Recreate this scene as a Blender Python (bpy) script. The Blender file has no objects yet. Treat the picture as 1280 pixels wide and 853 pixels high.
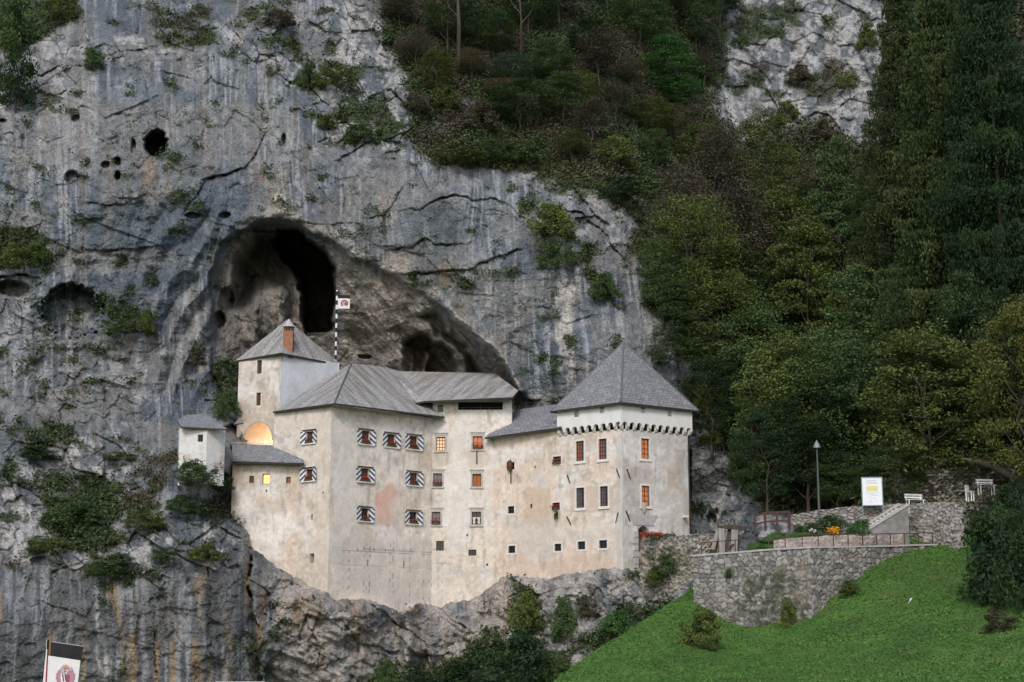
import bpy, bmesh, math, random
import numpy as np
from mathutils import Vector, Matrix
random.seed(7); rng = np.random.default_rng(11)
sc = bpy.context.scene
COL = sc.collection
# ------------------------------------------------------------------ camera, sky, sun, exposure
F = 2000.0; CX = 640.0; CY = 426.5; CAMZ = 1.7
PITCH = math.atan((814 - CY) / F)
cam = bpy.data.cameras.new('camera'); camo = bpy.data.objects.new('camera', cam); COL.objects.link(camo)
cam.sensor_width = 36; cam.lens = 36 * F / 1280; cam.clip_end = 6000; cam.clip_start = 0.5
camo.location = (0, 0, CAMZ); camo.rotation_euler = (math.pi / 2 + PITCH, 0, 0)
sc.camera = camo
w = bpy.data.worlds.new('World'); sc.world = w; w.use_nodes = True
nt = w.node_tree; bg = nt.nodes['Background']
sky = nt.nodes.new('ShaderNodeTexSky'); sky.sky_type = 'NISHITA'; sky.sun_disc = False
SUN_EL = math.radians(38); SUN_AZ = math.radians(191)      # azimuth clockwise from +Y (behind the viewer, to the left)
sky.sun_elevation = SUN_EL; sky.sun_rotation = SUN_AZ; sky.altitude = 500; sky.dust_density = 3.0; sky.ozone_density = 1.0
nt.links.new(sky.outputs[0], bg.inputs[0]); bg.inputs[1].default_value = 0.105
sd = bpy.data.lights.new('sun', 'SUN'); sd.energy = 1.0; sd.angle = math.radians(16); sd.color = (1.0, 0.94, 0.89)
so = bpy.data.objects.new('sun', sd); COL.objects.link(so)
sdir = Vector((math.sin(SUN_AZ) * math.cos(SUN_EL), math.cos(SUN_AZ) * math.cos(SUN_EL), math.sin(SUN_EL)))
so.rotation_euler = sdir.to_track_quat('Z', 'Y').to_euler()
vs = sc.view_settings; vs.view_transform = 'Standard'; vs.look = 'None'; vs.gamma = 1; vs.use_curve_mapping = False
vs.exposure = 0.72
# ------------------------------------------------------------------ measuring helpers
cT, sT = math.cos(PITCH), math.sin(PITCH)
def U(px, py, Y):
    u = (px - CX) / F; v = (CY - py) / F
    s = Y / (cT - v * sT)
    return np.stack(np.broadcast_arrays(u * s, Y + 0 * s, CAMZ + s * (sT + v * cT)), -1)
def UV3(px, py, Y): return Vector([float(a) for a in U(px, py, Y)])
def PR(P):
    x = P[..., 0]; y = P[..., 1]; z = P[..., 2] - CAMZ
    d = y * cT + z * sT; h = -y * sT + z * cT
    return CX + F * x / d, CY - F * h / d
def _h(i, j, k, s):
    n = (i.astype(np.int64) * 374761393 + j.astype(np.int64) * 668265263 + k.astype(np.int64) * 2147483647 + s * 974711) & 0xffffffff
    n = ((n ^ (n >> 13)) * 1274126177) & 0xffffffff
    n = ((n ^ (n >> 16)) * 2246822519) & 0xffffffff
    return ((n ^ (n >> 15)) & 0xffffff) / float(0xffffff)
def vn(x, y, z=None, s=0):
    """smooth value noise, -1..1"""
    if z is None: z = np.zeros_like(x)
    xi = np.floor(x).astype(np.int64); yi = np.floor(y).astype(np.int64); zi = np.floor(z).astype(np.int64)
    fx = x - xi; fy = y - yi; fz = z - zi
    fx = fx * fx * fx * (fx * (fx * 6 - 15) + 10); fy = fy * fy * fy * (fy * (fy * 6 - 15) + 10); fz = fz * fz * fz * (fz * (fz * 6 - 15) + 10)
    r = 0
    for a in (0, 1):
        for b in (0, 1):
            c0 = _h(xi + a, yi + b, zi, s); c1 = _h(xi + a, yi + b, zi + 1, s)
            r = r + (fx if a else 1 - fx) * (fy if b else 1 - fy) * (c0 * (1 - fz) + c1 * fz)
    return r * 2 - 1
def fbm(x, y, z=None, o=4, s=0, g=0.5, ridge=False):
    a = 1.0; t = 0; n = 0
    for i in range(o):
        q = vn(x * 2.03 ** i + 17.3 * i, y * 2.03 ** i - 9.1 * i, None if z is None else z * 2.03 ** i + 4.7 * i, s + i)
        if ridge: q = 1 - 2 * np.abs(q)
        t = t + a * q; n += a; a *= g
    return t / n
def worley(x, y, s=0, jit=0.9):
    xi = np.floor(x).astype(np.int64); yi = np.floor(y).astype(np.int64)
    f1 = np.full(x.shape, 9.0); f2 = np.full(x.shape, 9.0); idr = np.zeros(x.shape); k0 = np.zeros_like(xi)
    for a in (-1, 0, 1):
        for b in (-1, 0, 1):
            ci = xi + a; cj = yi + b
            px = ci + 0.5 + jit * (_h(ci, cj, k0, s) - .5); py = cj + 0.5 + jit * (_h(ci, cj, k0 + 1, s) - .5)
            d = np.hypot(px - x, py - y); r = _h(ci, cj, k0 + 2, s)
            m = d < f1
            f2 = np.where(m, f1, np.minimum(f2, d)); idr = np.where(m, r, idr); f1 = np.where(m, d, f1)
    return f1, f2, idr
def ss(a, b, x): t = np.clip((x - a) / (b - a), 0, 1); return t * t * (3 - 2 * t)
def sdpoly(px, py, pts):
    """signed distance in px, positive inside"""
    d = np.full(np.shape(px), 1e9); ins = np.zeros(np.shape(px), bool); n = len(pts)
    for i in range(n):
        x1, y1 = pts[i]; x2, y2 = pts[(i + 1) % n]
        ex, ey = x2 - x1, y2 - y1; t = np.clip(((px - x1) * ex + (py - y1) * ey) / (ex * ex + ey * ey + 1e-9), 0, 1)
        d = np.minimum(d, np.hypot(px - x1 - t * ex, py - y1 - t * ey))
        c = ((y1 > py) != (y2 > py)) & (px < (x2 - x1) * (py - y1) / (y2 - y1 + 1e-12) + x1); ins ^= c
    return np.where(ins, d, -d)
def dline(px, py, pts):
    d = np.full(np.shape(px), 1e9); sg = np.zeros(np.shape(px))
    for (x1, y1), (x2, y2) in zip(pts[:-1], pts[1:]):
        ex, ey = x2 - x1, y2 - y1; t = np.clip(((px - x1) * ex + (py - y1) * ey) / (ex * ex + ey * ey + 1e-9), 0, 1)
        q = np.hypot(px - x1 - t * ex, py - y1 - t * ey); m = q < d
        d = np.where(m, q, d); sg = np.where(m, np.sign(ex * (py - y1) - ey * (px - x1)), sg)
    return d, sg
class TPS:
    def __init__(s, pts, sm=0.0):
        p = np.array(pts, float); s.p = p[:, :2] / 500; n = len(p)
        r2 = ((s.p[:, None] - s.p[None]) ** 2).sum(-1); K = 0.5 * r2 * np.log(r2 + 1e-12) + sm * np.eye(n)
        Q = np.c_[np.ones(n), s.p]; A = np.zeros((n + 3, n + 3)); A[:n, :n] = K; A[:n, n:] = Q; A[n:, :n] = Q.T
        s.w = np.linalg.solve(A, np.r_[p[:, 2], 0, 0, 0])
    def __call__(s, x, y):
        x = np.asarray(x, float) / 500; y = np.asarray(y, float) / 500; r = s.w[-3] + s.w[-2] * x + s.w[-1] * y
        for i in range(len(s.p)):
            r2 = (x - s.p[i, 0]) ** 2 + (y - s.p[i, 1]) ** 2; r = r + s.w[i] * 0.5 * r2 * np.log(r2 + 1e-12)
        return r
# ------------------------------------------------------------------ object helpers
def props(o, label=None, cat=None, group=None, kind=None):
    if label: o['label'] = label
    if cat: o['category'] = cat
    if group: o['group'] = group
    if kind: o['kind'] = kind
    return o
def thing(name, loc, label, cat, group=None, rz=0):
    o = bpy.data.objects.new(name, None); o.empty_display_size = 0.5; COL.objects.link(o); o.location = loc; o.rotation_euler.z = rz
    return props(o, label, cat, group)
def newmesh(name, V, Fc, mats, parent=None, cols=None, smooth=False, midx=None, uv=None):
    """V world (or parent-local) Nx3, Fc list of faces or Mx4 array"""
    me = bpy.data.meshes.new(name); V = np.asarray(V, float)
    if isinstance(Fc, np.ndarray):
        n, k = Fc.shape; me.vertices.add(len(V)); me.vertices.foreach_set('co', V.ravel())
        me.loops.add(n * k); me.loops.foreach_set('vertex_index', Fc.astype(np.int32).ravel())
        me.polygons.add(n); me.polygons.foreach_set('loop_start', np.arange(0, n * k, k, dtype=np.int32)); me.polygons.foreach_set('loop_total', np.full(n, k, np.int32))
        me.update(calc_edges=True)
    else:
        me.from_pydata([tuple(map(float, v)) for v in V], [], [tuple(int(i) for i in f) for f in Fc]); me.update()
    if not isinstance(mats, (list, tuple)): mats = [mats]
    for m in mats: me.materials.append(m)
    if midx is not None: me.polygons.foreach_set('material_index', np.asarray(midx, np.int32))
    if cols is not None:
        a = me.color_attributes.new('Col', 'FLOAT_COLOR', 'POINT'); c = np.ones((len(V), 4), np.float32); c[:, :3] = cols; a.data.foreach_set('color', c.ravel())
    if uv is not None:
        l = me.uv_layers.new(name='UVMap'); vi = np.zeros(len(me.loops), np.int32); me.loops.foreach_get('vertex_index', vi)
        l.data.foreach_set('uv', np.asarray(uv, np.float32)[vi].ravel())
    if smooth: me.polygons.foreach_set('use_smooth', np.ones(len(me.polygons), bool))
    o = bpy.data.objects.new(name, me); COL.objects.link(o)
    if parent is not None: o.parent = parent
    return o
class MB:
    """collects boxes, bars, tubes as one mesh (coordinates local to its parent)"""
    def __init__(s): s.v = []; s.f = []; s.m = []
    def add(s, V, Fs, m=0):
        b = len(s.v); s.v += [tuple(map(float, v)) for v in V]; s.f += [tuple(i + b for i in f) for f in Fs]; s.m += [m] * len(Fs); return s
    def obox(s, c, ax, ay, az, m=0):
        c = Vector(c); ax = Vector(ax); ay = Vector(ay); az = Vector(az); V = [c + a * ax + b * ay + d * az for a in (-1, 1) for b in (-1, 1) for d in (-1, 1)]
        return s.add(V, [(0, 1, 3, 2), (4, 6, 7, 5), (0, 4, 5, 1), (2, 3, 7, 6), (0, 2, 6, 4), (1, 5, 7, 3)], m)
    def box(s, x0, x1, y0, y1, z0, z1, m=0):
        return s.obox(((x0 + x1) / 2, (y0 + y1) / 2, (z0 + z1) / 2), ((x1 - x0) / 2, 0, 0), (0, (y1 - y0) / 2, 0), (0, 0, (z1 - z0) / 2), m)
    def tube(s, pts, rad, n=8, m=0, cap=True):
        pts = [Vector(p) for p in pts]; rad = rad if isinstance(rad, (list, tuple)) else [rad] * len(pts); V = []; Fs = []
        for i, p in enumerate(pts):
            d = (pts[min(i + 1, len(pts) - 1)] - pts[max(i - 1, 0)]).normalized(); a = d.cross(Vector((0, 0, 1)) if abs(d.z) < .9 else Vector((1, 0, 0))).normalized(); b = d.cross(a)
            V += [p + (a * math.cos(2 * math.pi * k / n) + b * math.sin(2 * math.pi * k / n)) * rad[i] for k in range(n)]
        for i in range(len(pts) - 1):
            for k in range(n): Fs.append((i * n + k, i * n + (k + 1) % n, (i + 1) * n + (k + 1) % n, (i + 1) * n + k))
        if cap: Fs += [tuple(range(n))[::-1], tuple((len(pts) - 1) * n + k for k in range(n))]
        return s.add(V, Fs, m)
    def bar(s, a, b, wdt, hgt=None, m=0):
        a = Vector(a); b = Vector(b); d = (b - a); L = d.length / 2; d.normalize(); hgt = hgt or wdt
        x = d.cross(Vector((0, 0, 1)) if abs(d.z) < .95 else Vector((0, 1, 0))).normalized(); y = d.cross(x)
        return s.obox((a + b) / 2, d * L, x * wdt / 2, y * hgt / 2, m)
    def build(s, name, mats, parent=None, smooth=False): return newmesh(name, s.v, s.f, mats, parent, midx=s.m, smooth=smooth)
# ------------------------------------------------------------------ materials
def mat(name, col=(.5, .5, .5), rough=.85, spec=.3, metal=0):
    m = bpy.data.materials.new(name); m.use_nodes = True; b = m.node_tree.nodes['Principled BSDF']
    b.inputs['Base Color'].default_value = (*col, 1); b.inputs['Roughness'].default_value = rough; b.inputs['Specular IOR Level'].default_value = spec; b.inputs['Metallic'].default_value = metal
    return m
def nd(m, t, **k):
    n = m.node_tree.nodes.new(t)
    for a, b in k.items(): setattr(n, a, b)
    return n
def lk(m, a, b): m.node_tree.links.new(a, b)
def varied(name, c1, c2, scale=3.0, rough=.85, bump=0.0, stretch=(1, 1, 1), detail=6, spec=.2):
    m = mat(name, c1, rough, spec); b = m.node_tree.nodes['Principled BSDF']
    tc = nd(m, 'ShaderNodeTexCoord'); mp = nd(m, 'ShaderNodeMapping'); mp.inputs['Scale'].default_value = stretch; lk(m, tc.outputs['Object'], mp.inputs[0])
    nz = nd(m, 'ShaderNodeTexNoise'); nz.inputs['Scale'].default_value = scale; nz.inputs['Detail'].default_value = detail; nz.inputs['Roughness'].default_value = .65; lk(m, mp.outputs[0], nz.inputs[0])
    r = nd(m, 'ShaderNodeValToRGB'); r.color_ramp.elements[0].color = (*c1, 1); r.color_ramp.elements[1].color = (*c2, 1); r.color_ramp.elements[0].position = .35; r.color_ramp.elements[1].position = .65
    lk(m, nz.outputs['Fac'], r.inputs[0]); lk(m, r.outputs[0], b.inputs['Base Color'])
    if bump: bp = nd(m, 'ShaderNodeBump'); bp.inputs['Distance'].default_value = bump; bp.inputs['Strength'].default_value = .8; lk(m, nz.outputs['Fac'], bp.inputs['Height']); lk(m, bp.outputs[0], b.inputs['Normal'])
    return m
def vcol(name, rough=.9, bump=.15, scale=3.0, mottling=.35, stretch=(1, 1, 1), fine=14.0):
    """painted minerals: colour attribute times fine procedural mottling, with bump"""
    m = mat(name, (.5, .5, .5), rough, .2); b = m.node_tree.nodes['Principled BSDF']
    at = nd(m, 'ShaderNodeAttribute', attribute_name='Col'); tc = nd(m, 'ShaderNodeTexCoord'); mp = nd(m, 'ShaderNodeMapping'); mp.inputs['Scale'].default_value = stretch; lk(m, tc.outputs['Object'], mp.inputs[0])
    nz = nd(m, 'ShaderNodeTexNoise'); nz.inputs['Scale'].default_value = scale; nz.inputs['Detail'].default_value = 8; nz.inputs['Roughness'].default_value = .7; lk(m, mp.outputs[0], nz.inputs[0])
    n2 = nd(m, 'ShaderNodeTexNoise'); n2.inputs['Scale'].default_value = fine; n2.inputs['Detail'].default_value = 4; lk(m, tc.outputs['Object'], n2.inputs[0])
    ad = nd(m, 'ShaderNodeMath', operation='ADD'); lk(m, nz.outputs['Fac'], ad.inputs[0]); lk(m, n2.outputs['Fac'], ad.inputs[1])
    mr = nd(m, 'ShaderNodeMapRange'); mr.inputs[1].default_value = .78; mr.inputs[2].default_value = 1.22; mr.inputs[3].default_value = 1 - mottling; mr.inputs[4].default_value = 1 + mottling; lk(m, ad.outputs[0], mr.inputs[0])
    vm = nd(m, 'ShaderNodeVectorMath', operation='SCALE'); lk(m, at.outputs['Color'], vm.inputs[0]); lk(m, mr.outputs[0], vm.inputs['Scale']); lk(m, vm.outputs[0], b.inputs['Base Color'])
    if bump: bp = nd(m, 'ShaderNodeBump'); bp.inputs['Distance'].default_value = bump; bp.inputs['Strength'].default_value = .9; lk(m, ad.outputs[0], bp.inputs['Height']); lk(m, bp.outputs[0], b.inputs['Normal'])
    return m
def emat(name, col, strength):
    m = mat(name, col, .5); b = m.node_tree.nodes['Principled BSDF']; b.inputs['Emission Color'].default_value = (*col, 1); b.inputs['Emission Strength'].default_value = strength; return m
def leafmat(name, c1, c2):
    m = mat(name, c1, .75, .15); b = m.node_tree.nodes['Principled BSDF']
    at = nd(m, 'ShaderNodeAttribute', attribute_name='Col'); sp = nd(m, 'ShaderNodeSeparateColor'); lk(m, at.outputs['Color'], sp.inputs[0])
    oi = nd(m, 'ShaderNodeObjectInfo'); mx = nd(m, 'ShaderNodeMix', data_type='RGBA'); lk(m, sp.outputs[0], mx.inputs['Factor']); mx.inputs['A'].default_value = (*c1, 1); mx.inputs['B'].default_value = (*c2, 1)
    mr = nd(m, 'ShaderNodeMapRange'); mr.inputs[3].default_value = .75; mr.inputs[4].default_value = 1.25; lk(m, oi.outputs['Random'], mr.inputs[0])
    vm = nd(m, 'ShaderNodeVectorMath', operation='SCALE'); lk(m, mx.outputs['Result'], vm.inputs[0]); lk(m, mr.outputs[0], vm.inputs['Scale']); lk(m, vm.outputs[0], b.inputs['Base Color'])
    tr = nd(m, 'ShaderNodeBsdfTranslucent'); lk(m, vm.outputs[0], tr.inputs[0]); ms = nd(m, 'ShaderNodeMixShader'); ms.inputs[0].default_value = .25
    out = m.node_tree.nodes['Material Output']; lk(m, b.outputs[0], ms.inputs[1]); lk(m, tr.outputs[0], ms.inputs[2]); lk(m, ms.outputs[0], out.inputs[0])
    return m
M = {}
M['rock'] = vcol('rock', .92, .35, 1.8, .32, (1, 1, .6), 5.0)
M['soil'] = vcol('soil', .95, .2, 1.5, .4, (1, 1, 1), 7.0)
M['plaster'] = vcol('plaster', .92, .03, 1.6, .12, (1, 1, .7), 12.0)
M['masonry'] = vcol('masonry', .92, .06, 4.0, .25, (1, 1, 1), 16.0)
M['grass'] = vcol('grass', .9, .12, 4.0, .35, (1, 1, 1), 12.0)
M['leafcol'] = vcol('leafcol', .8, 0, 5, .1)
# ------------------------------------------------------------------ the cliff and the wooded hillside
BASE = TPS([(-150,-160,190),(300,-160,190),(640,-160,212),(900,-160,235),(1150,-160,240),(1440,-160,195),
 (-150,150,152),(-150,450,144),(-150,700,127),(-150,950,126),
 (0,0,166),(0,150,151),(0,300,147),(0,450,144),(0,560,138),(0,640,132),(0,710,127),(0,853,126),(0,950,126),
 (200,0,164),(200,120,151),(200,300,146),(220,450,144),(210,560,138),(200,620,133),(250,582,131.2),(250,594,130.2),(226,580,131.4),(282,588,132.4),(252,615,130.2),(250,520,140),(190,700,128),(200,853,126),(200,950,126),
 (285,600,135.5),(290,700,129),(290,853,127),
 (345,725,133),(345,853,131.5),(345,950,131),(420,752,131),(420,853,130),(420,950,129),(480,770,132.5),(540,775,136),(600,765,138),(600,853,135),(600,950,133),
 (650,728,137),(700,725,134),(690,853,126),(700,950,122),(765,718,129.3),(800,725,128.5),(790,760,127),(840,750,125),(860,720,124.5),(790,853,122),(870,770,124),(900,853,124),(960,760,126),(1100,760,125),(1100,853,124),
 (400,-20,168),(400,100,156),(400,230,147),(440,300,145),(500,200,147),(550,350,144),(600,250,146),(640,100,165),(640,0,180),(700,200,153),
 (700,300,145),(700,400,143),(700,480,143),(780,250,148),(790,400,142),(820,300,150),(780,100,170),(780,0,190),
 (440,480,148),(560,500,149),(700,600,146),(340,500,148),(400,620,147),
 (880,600,138),(880,500,140),(875,670,136),(920,520,142),(915,610,139),(905,665,133),(870,400,146),(880,250,165),(880,120,190),(900,0,208),
 (1000,0,212),(1100,0,210),(1000,120,200),(1100,160,185),(1000,250,180),(1000,400,158),(1000,500,147),(1000,590,136),(990,632,131),
 (1100,350,160),(1100,500,141),(1100,590,133),(1120,625,125.5),(1200,622,124.5),(1200,560,130),(1280,620,119),(1280,500,125),(1280,300,142),(1280,0,170),(1440,0,150),(1440,300,125),(1440,600,98),(1440,853,80),
 (900,690,125),(930,690,120.5),(940,655,125.5),(1000,690,118),(1000,662,121.6),(1000,645,128),(1080,662,120.2),(1060,640,127),(1080,690,118),(1180,700,119),(1160,650,123),(1280,760,106)], 2e-4)
CONTOUR = [(288,560),(289,612),(300,640),(313,668),(318,690),(336,701),(357,712),(377,718),(381,733),(408,737),(422,747),(465,750),(501,765),(523,756),(551,763),(559,757),(587,753),(609,737),(616,727),(627,719),(674,719),(724,716),(745,712),(778,712),(800,716),(830,700),(861,676),(862,520)]
ZONE = [(288,560)] + CONTOUR[1:-1] + [(863,560),(780,545),(700,560),(640,545),(560,525),(430,515),(345,510),(305,560)]
R1 = [(262,470),(262,400),(260,340),(272,306),(292,288),(318,275),(345,270),(375,280),(402,292),(440,318),(490,338),(530,362),(562,388),(600,418),(628,448),(652,492),(664,530),(500,540),(300,540),(278,505)]
H1 = [(340,300),(350,284),(378,288),(406,311),(426,345),(425,380),(421,421),(384,420),(377,388),(366,352),(352,325)]
HL = [(284,385),(286,330),(302,300),(330,280),(352,282),(372,330),(378,400),(360,410),(345,372),(325,372),(305,400)]
H2 = [(497,470),(500,428),(514,417),(534,419),(553,430),(566,448),(572,472)]
H3 = [(520,398),(540,382),(575,415),(600,446),(622,480),(590,485),(580,455),(552,425)]
CRACKS = [([(372,277),(400,278),(450,281)],.5),([(462,271),(480,267),(492,255),(502,236)],.7),([(525,258),(542,251),(561,247),(577,246),(600,249),(622,252)],.9),
 ([(515,340),(549,340),(584,336),(601,328),(621,321),(645,312)],1.0),([(491,309),(512,311),(530,302),(562,303)],.7),([(430,197),(455,183),(491,171),(508,163),(525,149)],1.3),
 ([(717,235),(728,250),(742,263),(755,276)],.8),([(705,262),(727,269),(749,287),(775,312)],.8),([(114,256),(135,258),(153,253)],.5),([(262,222),(280,216),(306,206),(318,197),(330,172)],.9),
 ([(116,312),(150,314),(187,308)],.8),([(0,349),(20,345),(39,347)],1.5),([(59,372),(64,360),(78,354),(105,356)],1.2),([(229,262),(246,236),(262,222)],.6),
 ([(560,330),(572,345),(590,356)],.4),([(640,260),(660,275),(690,280)],.5),([(590,262),(640,270),(668,292)],.4),([(130,660),(60,690),(20,700)],.5),
 ([(262,700),(262,760),(268,853)],.5),([(195,735),(193,790),(196,853)],.7),([(142,720),(140,790),(145,853)],.4),([(90,700),(60,720),(52,780)],.3),
 ([(316,692),(312,740),(325,780),(322,870)],2.6),([(440,750),(450,790),(442,853)],.7),([(470,758),(500,785),(530,800),(540,853)],.9),([(610,742),(600,790),(614,830)],.8),([(380,770),(400,810),(395,870)],.5),
 ([(500,800),(520,820),(560,815)],.7),([(560,770),(590,790),(620,785)],.6),([(330,760),(352,790),(375,800)],.7),([(345,430),(350,370),(352,300)],.5),([(268,470),(280,490),(300,520)],1.2),
 ([(245,240),(262,280),(262,330)],.5),([(340,300),(330,350),(325,420)],.6),([(700,560),(690,600),(705,640)],.3),([(420,60),(380,90),(330,70)],.5),([(60,100),(120,70),(180,60)],.5),([(960,150),(985,110),(1010,60)],1.0),([(900,220),(908,160),(902,100)],.8)]
HOLES = [(196,180,14,17,7.0),(147,203,4.5,5,2),(147,219,4,5.5,2.2),(133,207,6,4,1.2),(91,222,10,10,1.6),(167,184,3.5,9,1.2),(355,173,3,7,1.5),(95,147,5,4,1.),(890,650,6,9,2.0),(90,388,38,32,2.8),(15,362,22,10,3.2),(275,400,7,12,2.2),(283,375,10,14,2.0),(530,600,1,1,0),(865,672,5,4,1.5),(456,446,9,3,1.5),(5,153,5,3,1.),(300,505,10,14,2.),(287,545,14,14,2.),(335,285,20,6,1.5),(240,270,10,4,1.),(280,270,8,4,1.)]
VEG = [  # polygon, density, kind (0 green, 1 olive, 2 brown)
 ([(-20,-20),(120,-20),(70,45),(20,70),(-20,120)],.9,0),([(120,-20),(420,-20),(400,25),(250,40),(150,30)],.35,2),([(105,58),(135,58),(135,85),(105,85)],1,0),
 ([(180,40),(300,20),(420,50),(470,110),(480,180),(440,200),(370,150),(330,90),(220,60)],.42,1),([(410,95),(490,110),(495,180),(455,190),(415,160)],.55,0),
 ([(470,-20),(910,-20),(900,110),(850,240),(780,250),(700,235),(650,215),(590,205),(520,200),(505,150),(520,110),(490,60)],.72,2),
 ([(520,-20),(900,-20),(880,130),(740,170),(620,150),(550,110)],.6,0),
 ([(515,185),(600,165),(700,200),(800,225),(790,255),(720,245),(690,260),(600,225),(525,215)],.6,1),
 ([(650,240),(735,238),(740,330),(690,350),(650,330)],.45,1),([(720,330),(790,345),(790,400),(740,400)],.45,1),([(-20,285),(90,300),(70,345),(-20,340)],.7,0),
 ([(120,380),(205,375),(200,425),(130,425)],.65,0),([(150,470),(290,470),(300,520),(240,560),(170,560)],.28,1),([(40,440),(120,440),(120,520),(40,520)],.25,1),
 ([(0,535),(90,525),(120,570),(60,600),(-20,610)],.62,0),([(40,600),(130,585),(148,630),(140,700),(70,690),(50,640)],.62,0),([(-20,600),(40,600),(60,690),(0,720),(-20,720)],.35,2),
 ([(110,650),(200,640),(250,690),(190,735),(110,720)],.5,0),([(140,560),(220,555),(310,640),(320,700),(250,710),(150,640)],.5,2),([(205,575),(300,565),(300,640),(240,640)],.62,0),([(180,600),(310,620),(310,700),(190,720)],.4,0),
 ([(265,450),(300,455),(300,525),(275,520)],.85,0),([(300,630),(325,640),(330,690),(310,690)],.6,1),([(285,330),(325,320),(325,375),(290,370)],.28,1),([(560,440),(600,440),(620,475),(570,475)],.4,1),
 ([(640,725),(685,725),(690,800),(640,800)],.75,0),([(700,735),(760,730),(760,800),(690,820)],.6,2),([(740,745),(870,745),(800,800),(700,853),(700,800)],.55,0),([(600,790),(720,790),(720,870),(460,870),(470,830),(560,830)],.8,0),
 ([(300,780),(345,770),(350,860),(300,860)],.35,0),([(375,740),(460,745),(470,853),(380,853)],.07,1),
 ([(800,230),(900,230),(930,470),(870,470),(815,400),(790,300)],.85,1),([(865,470),(960,450),(1000,600),(960,640),(920,600),(880,560)],.6,0),([(905,500),(990,470),(1000,640),(960,640)],.8,0),
 ([(880,150),(930,200),(1000,160),(1100,200),(1180,60),(1180,-20),(1500,-20),(1500,640),(960,640),(900,420),(840,250)],.92,0),([(890,-20),(1180,-20),(1160,180),(1010,230),(890,200)],.42,2),([(880,-20),(920,20),(900,120),(885,200)],.5,0),([(1090,590),(1290,560),(1290,640),(1100,632)],.55,0)]
PALE = [([(890,600),(950,595),(990,620),(990,670),(930,690),(890,680)],1.1),([(0,0),(100,40),(480,20),(500,150),(380,140),(300,60),(150,80),(60,140),(-20,180)],.8),([(420,-20),(520,20),(530,130),(500,200),(400,180)],1.),([(0,560),(150,540),(200,640),(310,640),(300,720),(190,735),(100,720),(0,700)],1.),
 ([(30,440),(170,430),(190,560),(60,560)],.4),([(560,180),(830,180),(830,260),(740,330),(690,240)],.7),([(740,180),(840,260),(800,260)],.8),([(620,710),(870,700),(860,760),(720,850),(690,800),(640,800)],1.0),
 ([(895,-20),(1190,-20),(1190,140),(1110,230),(1000,240),(900,250),(880,100)],1.25),([(860,500),(960,490),(990,650),(900,680),(862,600)],.5),([(-20,290),(60,290),(60,450),(-20,450)],.4)]
WARM = [([(310,735),(640,735),(640,830),(600,870),(310,870)],.9),([(450,755),(620,745),(640,860),(520,870)],.8),([(60,700),(310,700),(310,870),(60,870)],.45),([(210,740),(280,720),(290,870),(150,870),(160,790)],.4),([(185,190),(215,190),(220,260),(185,260)],.7),([(330,215),(360,210),(360,275),(330,275)],1.),([(84,225),(104,225),(104,250),(84,250)],.8),([(395,275),(560,330),(640,470),(440,470),(420,380)],.75),([(140,400),(200,400),(190,450),(110,440)],.6),([(480,235),(505,235),(510,275),(470,275)],.7),([(590,720),(640,720),(625,800),(590,800)],.8),([(690,350),(715,350),(722,470),(700,470)],.6),([(600,330),(620,330),(620,400),(606,400)],.6),([(740,230),(800,250),(820,330),(770,320)],.5),([(265,440),(345,440),(345,500),(265,520)],.2)]
VSTREAK = [(692,716,355,480,.9),(604,613,335,400,.6),(707,718,400,440,.8),(118,123,755,853,.9),(126,132,780,853,.9),(248,256,20,140,.4),(243,250,330,470,.7),(233,240,330,440,.5)]
xs = np.concatenate([np.arange(-160, -10, 7), np.arange(-10, 1291, 1.3), np.arange(1297, 1450, 7)])
ys = np.concatenate([np.arange(-160, -8, 7), np.arange(-8, 862, 1.3), np.arange(868, 960, 7)])
PXg, PYg = np.meshgrid(xs, ys)
wpx = PXg + 5 * vn(PXg / 22, PYg / 22, s=3) + 2.2 * vn(PXg / 8, PYg / 8, s=4); wpy = PYg + 5 * vn(PXg / 22, PYg / 22, s=5) + 2.2 * vn(PXg / 8, PYg / 8, s=6)
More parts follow.
